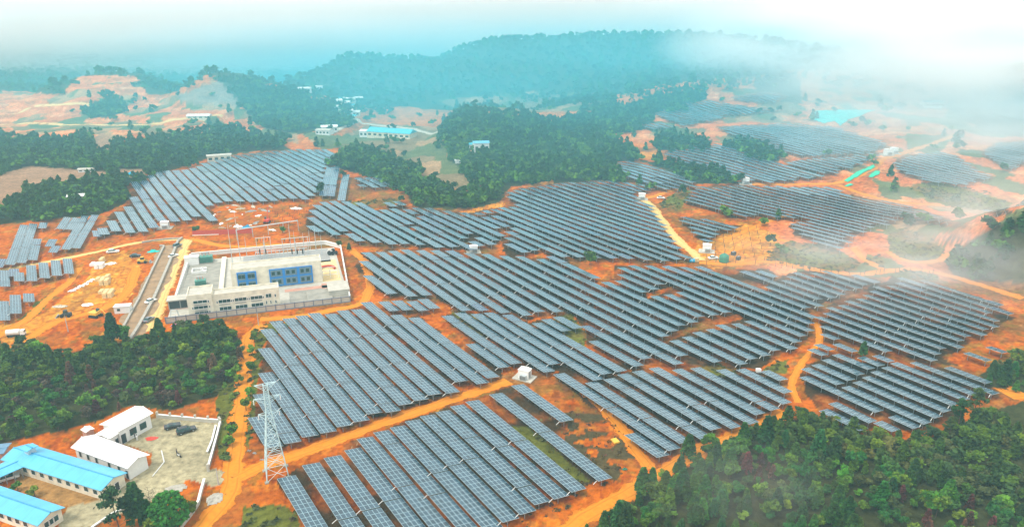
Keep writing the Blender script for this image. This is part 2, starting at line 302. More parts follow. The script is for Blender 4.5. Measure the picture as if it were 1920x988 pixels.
# ------------------------------------------------------------------ what covers the ground, region by region (albedo)
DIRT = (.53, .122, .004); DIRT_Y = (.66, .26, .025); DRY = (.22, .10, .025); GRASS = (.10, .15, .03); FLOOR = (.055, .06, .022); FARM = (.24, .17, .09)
QUARRY = (.64, .17, .04); CONC = (.42, .37, .23); TAN = (.44, .24, .08); GREY = (.27, .27, .25); PALE = (.70, .58, .34); OLIVE = (.13, .14, .02); FARSOIL = (.60, .165, .025)
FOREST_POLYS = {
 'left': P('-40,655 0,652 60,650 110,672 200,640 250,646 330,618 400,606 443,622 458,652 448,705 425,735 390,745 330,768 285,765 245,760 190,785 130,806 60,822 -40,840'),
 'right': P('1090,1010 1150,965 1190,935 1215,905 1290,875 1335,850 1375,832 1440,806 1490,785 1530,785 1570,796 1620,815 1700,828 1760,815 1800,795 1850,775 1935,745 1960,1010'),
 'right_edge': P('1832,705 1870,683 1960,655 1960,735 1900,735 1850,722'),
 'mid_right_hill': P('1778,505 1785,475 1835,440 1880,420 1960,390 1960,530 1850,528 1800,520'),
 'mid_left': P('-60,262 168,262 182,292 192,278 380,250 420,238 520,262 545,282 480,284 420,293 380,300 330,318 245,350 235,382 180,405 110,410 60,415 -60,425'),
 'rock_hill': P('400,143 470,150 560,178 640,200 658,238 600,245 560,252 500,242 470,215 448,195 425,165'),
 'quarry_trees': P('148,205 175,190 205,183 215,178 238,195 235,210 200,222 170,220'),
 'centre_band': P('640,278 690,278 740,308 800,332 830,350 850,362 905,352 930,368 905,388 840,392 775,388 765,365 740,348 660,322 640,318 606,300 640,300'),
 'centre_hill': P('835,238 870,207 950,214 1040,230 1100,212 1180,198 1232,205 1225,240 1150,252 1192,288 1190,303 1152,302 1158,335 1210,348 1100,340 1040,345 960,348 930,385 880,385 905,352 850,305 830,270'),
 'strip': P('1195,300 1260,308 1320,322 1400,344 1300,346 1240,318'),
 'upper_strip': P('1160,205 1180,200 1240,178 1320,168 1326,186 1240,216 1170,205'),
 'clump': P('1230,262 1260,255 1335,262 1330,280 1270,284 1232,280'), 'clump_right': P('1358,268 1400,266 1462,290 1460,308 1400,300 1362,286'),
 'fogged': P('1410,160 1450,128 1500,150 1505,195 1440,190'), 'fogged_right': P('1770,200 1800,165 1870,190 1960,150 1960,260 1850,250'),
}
CLEAR = [P('222,318 268,316 274,338 225,342'), P('-20,335 50,312 120,316 232,326 160,342 60,360 -20,405'), P('170,262 190,250 215,260 210,280 190,292')]
GREEN_PATCH = [P('1440,470 1480,452 1560,462 1612,490 1605,508 1560,512 1470,495 1435,490'), P('1665,440 1690,428 1740,440 1772,465 1765,488 1700,490 1670,475'), P('1625,475 1660,480 1655,500 1620,498'),
 P('1668,515 1700,503 1760,515 1752,530 1690,525'), P('848,584 905,592 925,628 905,640 868,610'), P('1040,592 1075,590 1100,625 1095,655 1070,650'), P('1300,690 1350,682 1380,700 1330,712'), P('1425,690 1480,672 1475,700 1440,702'),
 P('30,600 60,575 105,545 100,560 60,600'), P('1265,362 1300,355 1275,395 1235,385'), P('470,625 492,608 560,600 500,640 486,700 470,840 462,830 466,700'), P('405,735 450,690 455,640 445,760 432,850 405,852 412,800'),
 P('455,950 520,945 560,965 560,990 450,990'), P('960,800 1000,800 1060,860 1110,905 1060,900 1000,850'), P('1700,250 1790,255 1760,290 1700,280'), P('1700,350 1760,340 1900,380 1880,400 1740,380'),
 P('640,380 740,372 760,385 660,385')]
FARMS = [P('560,245 640,255 700,232 830,240 840,300 920,330 900,352 850,355 760,312 690,275 600,280'), P('820,188 980,172 1140,175 1170,205 1100,208 960,212 860,205'), P('700,260 830,262 828,300 720,290')]
BROWN = [P('420,150 380,160 330,180 345,195 440,200 455,190 430,165'), P('-10,300 60,290 60,330 -10,345')]
BARE_FAR = [P('-60,168 50,172 110,180 150,142 255,142 280,185 340,178 400,150 450,190 480,215 500,240 555,250 560,270 420,245 300,262 190,285 170,262 -60,265'),
            P('1160,205 1240,215 1330,168 1500,165 1700,170 1960,190 1960,520 1440,520 1440,300 1150,260')]
YARD = [P('235,905 284,870 284,850 213,824 292,783 320,783 413,793 390,880 430,878 445,905 400,912 352,898 330,920 250,952 165,990 108,990 125,952 190,932 200,918')]
COURT = [P('40,884 60,878 190,924 200,930 185,938 120,950 20,912')]
PLAIN_Y = [P('40,640 150,585 240,560 262,500 230,470 190,480 150,540 60,600 0,610 0,650'), P('1320,430 1400,420 1460,440 1440,495 1330,505 1300,470'), P('1195,285 1245,285 1243,300 1200,298'), P('850,400 940,380 955,392 900,405 860,405'), P('960,360 1035,335 1040,345 1000,365 965,385')]
ANG0, ANG1, NA, NR = math.radians(-58), math.radians(58), 1000, 860
ang = np.linspace(ANG0, ANG1, NA); rad = 40 * (5200 / 40.) ** (np.linspace(0, 1, NR))
AA, RR = np.meshgrid(ang, rad); GX = (np.sin(AA) * RR).ravel(); GY = (np.cos(AA) * RR).ravel(); GZ = height(GX, GY)
gpx, gpy = project(GX, GY, GZ)
jit = (fbm(GX / 6., GY / 6., 21, 2) - .5) * 16 * np.clip(200 / np.maximum(GY, 60), .3, 1); jit2 = (fbm(GX / 5., GY / 5., 31, 2) - .5) * 8 * np.clip(300 / np.maximum(GY, 60), .4, 1)
jx, jy = gpx + jit, gpy + jit2
colr = np.empty((len(GX), 3)); colr[:] = DIRT
farmix = np.clip((GY - 420) / 250, 0, 1)[:, None]; colr = colr * (1 - farmix) + np.array(FARSOIL) * farmix
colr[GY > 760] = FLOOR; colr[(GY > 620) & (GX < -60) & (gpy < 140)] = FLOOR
def paint(polys, col, hard=False, lim=1400):
    for q in polys:
        k = inpoly(gpx if hard else jx, gpy if hard else jy, q) & (GY < lim); colr[k] = col
paint(BARE_FAR, QUARRY); paint(FARMS, FARM); paint(BROWN, (.28, .22, .17))
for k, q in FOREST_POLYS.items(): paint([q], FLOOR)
paint(CLEAR, (.34, .20, .12)); paint(GREEN_PATCH, OLIVE); paint(PLAIN_Y, DIRT_Y)
paint(YARD, CONC, True); paint(COURT, TAN, True)
# trampled weeds, spoil and wet earth between the rows, with under-table shade painted into the colour
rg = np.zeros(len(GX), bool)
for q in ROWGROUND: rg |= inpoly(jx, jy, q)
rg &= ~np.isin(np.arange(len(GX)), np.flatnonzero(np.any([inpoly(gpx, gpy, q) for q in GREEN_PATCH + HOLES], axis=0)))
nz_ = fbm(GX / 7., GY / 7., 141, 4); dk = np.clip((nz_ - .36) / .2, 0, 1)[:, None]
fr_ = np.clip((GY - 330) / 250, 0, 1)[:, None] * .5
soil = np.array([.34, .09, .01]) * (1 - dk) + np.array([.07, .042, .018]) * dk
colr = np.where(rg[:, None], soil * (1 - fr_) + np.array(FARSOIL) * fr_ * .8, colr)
# dry scrub and dirt mixed between the rows of the field, wheel tracks, terraces of the quarry
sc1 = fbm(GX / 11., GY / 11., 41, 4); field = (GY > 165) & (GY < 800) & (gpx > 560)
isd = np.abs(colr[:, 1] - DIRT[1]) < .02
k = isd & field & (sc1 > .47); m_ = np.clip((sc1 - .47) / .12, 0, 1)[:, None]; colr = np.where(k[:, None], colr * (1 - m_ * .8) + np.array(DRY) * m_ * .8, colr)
sc2 = fbm(GX / 4., GY / 4., 51, 3); k = (GY < 420) & isd & (sc2 > .62); colr[k] = colr[k] * .55 + np.array(OLIVE) * .45
gul = inpoly(jx, jy, P('1060,770 1150,780 1180,830 1190,870 1150,900 1110,880 1060,830')) & (sc2 > .5); colr[gul] = (.09, .07, .03)
q = (np.abs(colr[:, 0] - QUARRY[0]) < .001); band = np.sin(GZ * 1.7 + 6 * fbm(GX / 60., GY / 60., 61)); k = q & (band > .55); colr[k] = (.74, .27, .09)
k = q & (fbm(GX / 25., GY / 25., 71) > .56); colr[k] = (.24, .17, .08)
fields = (np.abs(colr[:, 0] - FARM[0]) < .001); k = fields & (vnoise(GX / 22., GY / 30., 81) > .5); colr[k] = (.13, .15, .06)
k = fields & (vnoise(GX / 18., GY / 26., 83) > .72); colr[k] = (.40, .24, .12)
dirtlike = colr[:, 0] > 2.2 * colr[:, 1]
rdg = 1 - np.abs(2 * fbm(GX / 5. + .7 * fbm(GX / 9., GY / 9., 7), GY / 9., 201, 4) - 1) * 3.2; k = dirtlike & (rdg > .72) & (GY < 520); colr[k] *= np.array([.74, .62, .6])
k = dirtlike & (fbm(GX / 2.2, GY / 2.2, 211, 3) > .66); colr[k] *= np.array([1.15, 1.5, 2.2])
k = dirtlike & (fbm(GX / 9., GY / 9., 221, 4) > .60); colr[k] = colr[k] * .65 + np.array((.16, .09, .03)) * .35
colr *= (.72 + .24 * fbm(GX / 17., GY / 17., 91, 3))[:, None]
idx = np.arange(NA * NR).reshape(NR, NA); FQ = np.stack([idx[:-1, :-1], idx[:-1, 1:], idx[1:, 1:], idx[1:, :-1]], -1).reshape(-1, 4)
gm, t, b = nodes('soil_and_scrub'); L = t.links; N = t.nodes
at_ = N.new('ShaderNodeVertexColor'); at_.layer_name = 'tint'; geo = N.new('ShaderNodeNewGeometry')
n1 = N.new('ShaderNodeTexNoise'); n1.inputs['Scale'].default_value = .6; n1.inputs['Detail'].default_value = 9; n1.inputs['Roughness'].default_value = .65
n2 = N.new('ShaderNodeTexNoise'); n2.inputs['Scale'].default_value = .09; n2.inputs['Detail'].default_value = 5
n3 = N.new('ShaderNodeTexVoronoi'); n3.inputs['Scale'].default_value = .35
for n in (n1, n2, n3): L.new(geo.outputs['Position'], n.inputs['Vector'])
r1 = N.new('ShaderNodeMapRange'); r1.inputs['From Min'].default_value = .3; r1.inputs['From Max'].default_value = .7; r1.inputs['To Min'].default_value = .55; r1.inputs['To Max'].default_value = 1.38
L.new(n1.outputs['Fac'], r1.inputs['Value'])
r2 = N.new('ShaderNodeMapRange'); r2.inputs['From Min'].default_value = .3; r2.inputs['From Max'].default_value = .7; r2.inputs['To Min'].default_value = .84; r2.inputs['To Max'].default_value = 1.14
L.new(n2.outputs['Fac'], r2.inputs['Value'])
mm = N.new('ShaderNodeMath'); mm.operation = 'MULTIPLY'; L.new(r1.outputs['Result'], mm.inputs[0]); L.new(r2.outputs['Result'], mm.inputs[1])
vm = N.new('ShaderNodeVectorMath'); vm.operation = 'SCALE'; L.new(at_.outputs['Color'], vm.inputs[0]); L.new(mm.outputs[0], vm.inputs['Scale'])
L.new(vm.outputs['Vector'], b.inputs['Base Color']); b.inputs['Roughness'].default_value = .95; b.inputs['Specular IOR Level'].default_value = .0
bp = N.new('ShaderNodeBump'); bp.inputs['Strength'].default_value = .9; bp.inputs['Distance'].default_value = .6; L.new(n1.outputs['Fac'], bp.inputs['Height']); L.new(bp.outputs['Normal'], b.inputs['Normal'])
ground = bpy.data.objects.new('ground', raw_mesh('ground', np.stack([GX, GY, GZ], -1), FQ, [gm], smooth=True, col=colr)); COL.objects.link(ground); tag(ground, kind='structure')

# roads and tracks: thin sheets that follow the ground
def track_mat(name, col, edge, wet=.0):
    m, t, b = nodes(name); L = t.links; N = t.nodes
    uv = N.new('ShaderNodeUVMap'); sp = N.new('ShaderNodeSeparateXYZ'); L.new(uv.outputs['UV'], sp.inputs['Vector'])
    geo = N.new('ShaderNodeNewGeometry'); n = N.new('ShaderNodeTexNoise'); n.inputs['Scale'].default_value = .8; n.inputs['Detail'].default_value = 8; L.new(geo.outputs['Position'], n.inputs['Vector'])
    # two wheel ruts
    a = N.new('ShaderNodeMath'); a.operation = 'ABSOLUTE'; s_ = N.new('ShaderNodeMath'); s_.operation = 'SUBTRACT'; s_.inputs[1].default_value = .5
    L.new(sp.outputs['X'], s_.inputs[0]); L.new(s_.outputs[0], a.inputs[0])
    r = N.new('ShaderNodeMapRange'); r.inputs['From Min'].default_value = .22; r.inputs['From Max'].default_value = .5; L.new(a.outputs[0], r.inputs['Value'])
    ad = N.new('ShaderNodeMath'); ad.operation = 'MULTIPLY_ADD'; ad.inputs[1].default_value = 1.2; L.new(n.outputs['Fac'], ad.inputs[0]); L.new(r.outputs['Result'], ad.inputs[2])
    r2 = N.new('ShaderNodeMapRange'); r2.inputs['From Min'].default_value = .5; r2.inputs['From Max'].default_value = 1.3; L.new(ad.outputs[0], r2.inputs['Value'])
    mx = N.new('ShaderNodeMix'); mx.data_type = 'RGBA'; mx.inputs['A'].default_value = (*col, 1); mx.inputs['B'].default_value = (*edge, 1); L.new(r2.outputs['Result'], mx.inputs['Factor'])
    L.new(mx.outputs['Result'], b.inputs['Base Color']); b.inputs['Roughness'].default_value = .95; b.inputs['Specular IOR Level'].default_value = 0
    # ragged edges: the sheet gives way to the soil below
    n4 = N.new('ShaderNodeTexNoise'); n4.inputs['Scale'].default_value = .45; n4.inputs['Detail'].default_value = 6; L.new(geo.outputs['Position'], n4.inputs['Vector'])
    e = N.new('ShaderNodeMath'); e.operation = 'MULTIPLY_ADD'; e.inputs[1].default_value = .55; L.new(n4.outputs['Fac'], e.inputs[0]); L.new(a.outputs[0], e.inputs[2])
    g2 = N.new('ShaderNodeMapRange'); g2.inputs['From Min'].default_value = .66; g2.inputs['From Max'].default_value = .60; L.new(e.outputs[0], g2.inputs['Value']); L.new(g2.outputs['Result'], b.inputs['Alpha'])
    # darker line in each wheel rut
    c1 = N.new('ShaderNodeMath'); c1.operation = 'SUBTRACT'; c1.inputs[1].default_value = .17; L.new(a.outputs[0], c1.inputs[0]); c2 = N.new('ShaderNodeMath'); c2.operation = 'ABSOLUTE'; L.new(c1.outputs[0], c2.inputs[0])
    c3 = N.new('ShaderNodeMath'); c3.operation = 'MULTIPLY_ADD'; c3.inputs[1].default_value = .10; L.new(n.outputs['Fac'], c3.inputs[0]); L.new(c2.outputs[0], c3.inputs[2])
    c4 = N.new('ShaderNodeMapRange'); c4.inputs['From Min'].default_value = .04; c4.inputs['From Max'].default_value = .09; c4.inputs['To Min'].default_value = .68; c4.inputs['To Max'].default_value = 1.0; L.new(c3.outputs[0], c4.inputs['Value'])
    vs_ = N.new('ShaderNodeVectorMath'); vs_.operation = 'SCALE'; L.new(mx.outputs['Result'], vs_.inputs[0]); L.new(c4.outputs['Result'], vs_.inputs['Scale']); L.new(vs_.outputs['Vector'], b.inputs['Base Color'])
    return m
M['track'] = track_mat('track', (.60, .225, .018), (.48, .125, .006)); M['road_cream'] = track_mat('road_cream', (.66, .46, .18), (.54, .24, .05)); M['road_grey'] = track_mat('road_grey', (.50, .46, .38), (.36, .28, .18))
def strip(name, pts, width, m, lift=.06, n=None):
    W = [at(*p) for p in pts]; L_ = [0]
    for a, b_ in zip(W, W[1:]): L_.append(L_[-1] + (b_ - a).length)
    tot = L_[-1]; k = max(8, int(tot / 1.2)) if tot < 600 else int(tot / 4); s = np.linspace(0, tot, k)
    X = np.interp(s, L_, [q.x for q in W]); Y = np.interp(s, L_, [q.y for q in W])
    ker = np.ones(9) / 9; Xp = np.pad(X, 4, 'edge'); Yp = np.pad(Y, 4, 'edge'); X = np.convolve(Xp, ker, 'valid'); Y = np.convolve(Yp, ker, 'valid')
    TX = np.gradient(X); TY = np.gradient(Y); ln = np.hypot(TX, TY) + 1e-9; NX, NY = -TY / ln, TX / ln
    nw = 8; us = np.linspace(-.5, .5, nw + 1); V = []; wl = 1.25 * width * (1 + .5 * (vnoise(s / 4., s * 0, 5) - .5)); wr = 1.25 * width * (1 + .5 * (vnoise(s / 4., s * 0 + 7, 6) - .5))
    for u in us:
        ww = np.where(u < 0, wl, wr) * u; x = X + NX * ww; y = Y + NY * ww; edge = 1 - abs(u) * 2
        V.append(np.stack([x, y, height(x, y) + lift * (min(1, edge * 3) * 1.0) - .10 * (edge <= 0)], -1))
    V = np.stack(V, 1); ix = np.arange(V.shape[0] * (nw + 1)).reshape(-1, nw + 1)
    Fq = np.stack([ix[:-1, :-1], ix[1:, :-1], ix[1:, 1:], ix[:-1, 1:]], -1).reshape(-1, 4)
    uvv = np.stack([np.tile(us + .5, V.shape[0]), np.repeat(s, nw + 1)], -1)[Fq.ravel()]
    me = raw_mesh(name, V.reshape(-1, 3), Fq, [M[m]], smooth=True, uv=uvv)
    o = bpy.data.objects.new(name, me); COL.objects.link(o); return tag(o, kind='structure')
for pts, wd, m, nm in [
 (P('360,1010 400,965 430,930 437,890 446,820 452,760 458,700 464,650 470,622 500,606'), 5.5, 'track', 'dirt_road'),
 (P('430,905 500,868 560,850 650,818 750,782 850,748 915,728 960,712'), 5.0, 'track', 'dirt_road'),
 (P('480,600 560,594 640,578 680,572 695,540 690,500 672,478 655,466'), 4.5, 'track', 'dirt_road'),
 (P('270,625 292,575 312,530 328,490 345,460 352,447'), 7.5, 'road_cream', 'road'),
 (P('352,449 300,450 250,456 180,473 100,489 40,500 -20,510'), 4.0, 'road_cream', 'road'),
 (P('352,447 420,462 470,463 530,458 570,462 620,452'), 4.5, 'track', 'dirt_road'),
 (P('1200,372 1222,385 1240,412 1268,448 1300,475 1318,490'), 5.5, 'road_cream', 'dirt_road'),
 (P('1205,374 1235,365 1262,357 1295,351'), 4.0, 'track', 'dirt_road'),
 (P('1395,346 1480,346 1565,345 1610,330 1642,312 1655,298 1680,292 1715,280 1760,265 1800,250'), 6, 'track', 'dirt_road'),
 (P('1568,346 1600,358 1645,372 1700,381 1770,386'), 5, 'track', 'dirt_road'),
 (P('1305,492 1370,496 1440,489 1500,500 1560,512 1620,515 1665,508 1700,503 1760,511 1830,532 1925,562'), 5.0, 'track', 'dirt_road'),
 (P('1360,450 1400,432 1440,415 1490,400'), 4, 'track', 'dirt_road'), (P('1350,480 1400,460 1450,445 1480,455'), 4, 'track', 'dirt_road'),
 (P('1595,462 1625,490 1660,507'), 4.5, 'track', 'dirt_road'), (P('1660,470 1690,488 1730,494 1765,488 1778,472'), 4.5, 'track', 'dirt_road'),
 (P('1050,1005 1110,960 1165,930 1215,905 1250,880 1320,842 1400,806 1450,788 1480,770'), 5.5, 'track', 'dirt_road'),
 (P('1090,730 1130,760 1165,800 1195,850 1225,885'), 4.5, 'track', 'dirt_road'),
 (P('1500,760 1480,720 1510,670 1540,640 1530,600'), 2.6, 'track', 'dirt_road'), (P('1880,742 1925,735'), 8, 'track', 'dirt_road'),
 (P('640,190 655,212 672,226 700,234 760,240 835,243'), 7, 'road_grey', 'road'), (P('672,226 640,240 620,252'), 5, 'road_grey', 'road'), (P('820,262 880,280 920,300'), 3, 'road_cream', 'path'),
 (P('-20,668 30,655 60,628 110,600 160,590 215,570 245,540 255,500'), 5.0, 'track', 'dirt_road'), (P('-20,640 50,600 90,560 130,530 150,500'), 4, 'track', 'dirt_road'),
 (P('-60,235 80,232 200,235 300,232 360,222 420,222'), 6, 'road_cream', 'dirt_road'), (P('20,215 60,200 120,196 200,205'), 5, 'road_cream', 'dirt_road')]:
    strip(nm, pts, wd, m)

# ------------------------------------------------------------------ solar tables
DX, DY = -.556, .831; PX_, PY_ = .831, .556          # along the rows (away), across them (to the low edge)
ML, TW, TILT, HI = 1.65, 4.25, math.radians(10), 2.45
def glass_mat():
    m, t, b = nodes('solar_glass'); L = t.links; N = t.nodes
    uv = N.new('ShaderNodeUVMap'); sp = N.new('ShaderNodeSeparateXYZ'); L.new(uv.outputs['UV'], sp.inputs['Vector'])
    def line(out, wdt):
        f = N.new('ShaderNodeMath'); f.operation = 'FRACT'; L.new(out, f.inputs[0])
        s_ = N.new('ShaderNodeMath'); s_.operation = 'SUBTRACT'; s_.inputs[1].default_value = .5; L.new(f.outputs[0], s_.inputs[0])
        a = N.new('ShaderNodeMath'); a.operation = 'ABSOLUTE'; L.new(s_.outputs[0], a.inputs[0])
        g = N.new('ShaderNodeMath'); g.operation = 'GREATER_THAN'; g.inputs[1].default_value = .5 - wdt; L.new(a.outputs[0], g.inputs[0]); return g.outputs[0]
    l1 = line(sp.outputs['X'], .032); l2 = line(sp.outputs['Y'], .05)
    mxx = N.new('ShaderNodeMath'); mxx.operation = 'MAXIMUM'; L.new(l1, mxx.inputs[0]); L.new(l2, mxx.inputs[1])
    fl = N.new('ShaderNodeVectorMath'); fl.operation = 'FLOOR'; L.new(uv.outputs['UV'], fl.inputs[0])
    oi = N.new('ShaderNodeObjectInfo'); wn = N.new('ShaderNodeTexWhiteNoise'); wn.noise_dimensions = '4D'; L.new(fl.outputs['Vector'], wn.inputs['Vector']); L.new(oi.outputs['Random'], wn.inputs['W'])
    r = N.new('ShaderNodeMapRange'); r.inputs['To Min'].default_value = .75; r.inputs['To Max'].default_value = 1.3; L.new(wn.outputs['Value'], r.inputs['Value'])
    vm = N.new('ShaderNodeVectorMath'); vm.operation = 'SCALE'; 
    gi = N.new('ShaderNodeNewGeometry'); tr_ = N.new('ShaderNodeValToRGB'); tr_.color_ramp.elements[0].color = (.005, .022, .070, 1); tr_.color_ramp.elements[1].color = (.038, .075, .100, 1); e_ = tr_.color_ramp.elements.new(.5); e_.color = (.012, .042, .082, 1)
    L.new(gi.outputs['Random Per Island'], tr_.inputs['Fac']); L.new(tr_.outputs['Color'], vm.inputs[0]); L.new(r.outputs['Result'], vm.inputs['Scale'])
    dn = N.new('ShaderNodeTexNoise'); dn.inputs['Scale'].default_value = .12; dn.inputs['Detail'].default_value = 4; L.new(gi.outputs['Position'], dn.inputs['Vector'])
    mx = N.new('ShaderNodeMix'); mx.data_type = 'RGBA'; L.new(mxx.outputs[0], mx.inputs['Factor']); L.new(vm.outputs['Vector'], mx.inputs['A']); mx.inputs['B'].default_value = (.24, .38, .43, 1)
    L.new(mx.outputs['Result'], b.inputs['Base Color']); b.inputs['Specular IOR Level'].default_value = .5; b.inputs['Roughness'].default_value = .16; b.inputs['IOR'].default_value = 1.5
    r3 = N.new('ShaderNodeMapRange'); dm = N.new('ShaderNodeMapRange'); dm.inputs['From Min'].default_value = .35; dm.inputs['From Max'].default_value = .65; dm.inputs['To Min'].default_value = .08; dm.inputs['To Max'].default_value = .30; L.new(dn.outputs['Fac'], dm.inputs['Value']); L.new(dm.outputs['Result'], r3.inputs['To Min']); r3.inputs['To Max'].default_value = .5; L.new(mxx.outputs[0], r3.inputs['Value']); L.new(r3.outputs['Result'], b.inputs['Roughness'])
    return m
M['glass'] = glass_mat()
M['panel_back'] = mat('panel_back', (.20, .21, .22), rough=.6, noise=.05)
ct, st = math.cos(TILT), math.sin(TILT)
def tp(x, s, n=0, ct=ct, st=st): return (x, s * ct - n * st, HI - s * st - n * ct)     # x along the row, s down the slope, n below the glass
def surf_geo(n, tilt=None):
    cs = (ct, st) if tilt is None else (math.cos(tilt), math.sin(tilt)); tp = lambda x, s, n=0: (x, s * cs[0] - n * cs[1], HI - s * cs[1] - n * cs[0])
    l = n * ML / 2; V = [tp(-l, 0), tp(l, 0), tp(l, TW), tp(-l, TW), tp(-l, 0, .07), tp(l, 0, .07), tp(l, TW, .07), tp(-l, TW, .07)]
    Fc = [(3, 0, 1, 2), (4, 7, 6, 5), (0, 4, 5, 1), (1, 5, 6, 2), (2, 6, 7, 3), (3, 7, 4, 0)]
    uv = [(0, 4), (0, 0), (n, 0), (n, 4)] + [(.01, .01)] * 20
    return V, Fc, uv
_sm = {}
def table_meshes(n):
    if n in _sm: return _sm[n]
    V, Fc, uv = surf_geo(n); V = np.array(V); Fc = np.array(Fc)
    # outward top normal check
    a, b_, c2 = V[Fc[0][0]], V[Fc[0][1]], V[Fc[0][2]]
    if np.cross(b_ - a, c2 - b_)[2] < 0: Fc = Fc[:, ::-1]; uv = [(0, 4), (0, 0), (n, 0), (n, 4)][::-1] + uv[4:]
    s = raw_mesh('module_surface', V, Fc, [M['glass'], M['panel_back'], M['steel']], mi=[0, 1, 2, 2, 2, 2], uv=uv)
    mb = MB(); l = n * ML / 2
    for q in (.55, 1.55, 2.5, 3.45): mb.bar(tp(-l + .02, q, .12), tp(l - .02, q, .12), .045)
    r = mb.mesh('rail', 'galvanised')
    pb = MB(); pb.bar((0, 1.75, -2.2), (0, 1.75, HI - 1.8 * st - .16), .085, 6); pb.bar(tp(0, .4, .2), tp(0, 3.6, .2), .05); pb.bar((0, 1.75, 1.0), tp(0, .7, .2), .035); pb.bar((0, 1.75, 1.0), tp(0, 2.9, .2), .035)
    p = pb.mesh('post', 'galvanised'); _sm[n] = (s, r, p); return _sm[n]
# rows are kept as spans (u0,u1) on lines v; a table is (u0, n modules)
placed = {}
def free(v, a, b_):
    k0 = int(v // 5)
    for k in (k0 - 1, k0, k0 + 1):
        for (vv, aa, bb) in placed.get(k, []):
            if abs(vv - v) < 4.15 and aa < b_ - .2 and bb > a + .2: return False
    return True
TABLES = []     # dict(x,y of high edge centre, n, field, row, seg, extra rotation)
rr = random.Random(3)
def lay(v, u0, u1, field, row):
    """tables along line v between u0 (near) and u1 (far), laid from the far end"""
    u = u1; first = True; seg = 0
    while u - u0 > 3 * ML:
        avail = int((u - u0) / ML); n = min(14, avail)
        if first and rr.random() < .35 and avail > 18: n = rr.choice((4, 6, 7, 9))
        if 'bright block' in field and rr.random() < .22: u -= rr.uniform(3, 7); n = min(n, rr.choice((3, 10, 14, 14)), int((u - u0) / ML)); first = False
        if n < 3: break
        if avail - n in (1, 2): n = avail if avail <= 14 else n
        a, b_ = u - n * ML, u
        if free(v, a, b_):
            placed.setdefault(int(v // 5), []).append((v, a, b_)); um = (a + b_) / 2; seg += 1
            TABLES.append(dict(x=DX * um + PX_ * v, y=DY * um + PY_ * v, n=n, field=field, row=row, seg=seg, rz=None)); u = a - .38; first = False
        else: u -= ML
def uv_of(w): return w.x * DX + w.y * DY, w.x * PX_ + w.y * PY_
for fi, (ph, kind, data) in enumerate(FIELDS):
    if kind == 'rows':
        prep = []
        for a, b_, d, e in data:
            w1, w2 = at(a, b_, HI), at(d, e, HI); (u1, v1), (u2, v2) = uv_of(w1), uv_of(w2); prep.append(((v1 + v2) / 2, min(u1, u2), max(u1, u2)))
        prep.sort()
        # even out tracing error between neighbours
        for k in range(1, len(prep)):
            if 3.2 < prep[k][0] - prep[k - 1][0] < 4.4: prep[k] = (prep[k - 1][0] + 4.4, prep[k][1], prep[k][2])
        for k, (v, u0, u1) in enumerate(prep): lay(v, u0, u1, ph, k)
    else:
        W = [at(px, min(py, 990), HI) for px, py in data]; us = [uv_of(q)[0] for q in W]; vs_ = [uv_of(q)[1] for q in W]
        pitch = 5.35; far = max(us) > 420
        v = min(vs_) - 3; k = 0; holes = HOLES
        while v < max(vs_) + 3:
            u = np.arange(min(us) - 10, max(us) + 10, ML); x = DX * u + PX_ * v; y = DY * u + PY_ * v
            px, py = project(x, y, height(x, y) + HI); ins = inpoly(px, py, data)
            for h_ in holes: ins &= ~inpoly(px, py, h_)
            runs = np.flatnonzero(np.diff(np.concatenate([[0], ins.astype(int), [0]])))
            for a, b_ in zip(runs[::2], runs[1::2]):
                if b_ - a >= 4: lay(v, u[a] + rr.uniform(-2, 2), u[b_ - 1] + rr.uniform(-2, 2), ph, k)
            v += pitch; k += 1
# tables of the left edge stand on other bearings: traced along their left edge, near end last
LEFTT = [('E6', q) for q in [(160,140,40,455),(235,130,130,440),(265,252,222,417),(320,117,305,162),(515,72,450,165),(585,77,520,170),(655,65,490,330),(735,57,573,320),(395,250,360,308),(425,300,385,357),(740,182,752,230),(-10,505,-5,632),(70,488,72,550),(110,520,113,588),(210,457,215,587),(308,437,320,563),(407,423,418,543),(503,410,518,527),(77,703,80,850),(185,685,188,755),(-20,755,-15,905),(-20,410,-60,480)]] + [('D8', q) for q in [(1710,150,1650,378),(1765,145,1715,380),(1845,205,1800,418)]]
LEFT_PH = 'terraced slope at left edge'; SIDE_PH = 'separate columns above the bright block'
for k, (tg, (a, b_, d, e)) in enumerate(LEFTT):
    w1, w2 = at(*c(tg, a, b_), HI), at(*c(tg, d, e), HI); dv = w1 - w2; L_ = math.hypot(dv.x, dv.y); n_tot = max(3, round(L_ / ML)); ux, uy = dv.x / L_, dv.y / L_
    nn = []; r_ = n_tot
    while r_ > 0: q = min(14, r_) if r_ - 14 not in (1, 2) else 12; nn.append(q); r_ -= q
    pos = 0
    for s_, q in enumerate(nn):
        m_ = pos + q * ML / 2; TABLES.append(dict(x=w2.x + ux * m_, y=w2.y + uy * m_, n=q, field=LEFT_PH if tg == 'E6' else SIDE_PH, row=k, seg=s_, rz=(ux, uy))); pos += q * ML + .38
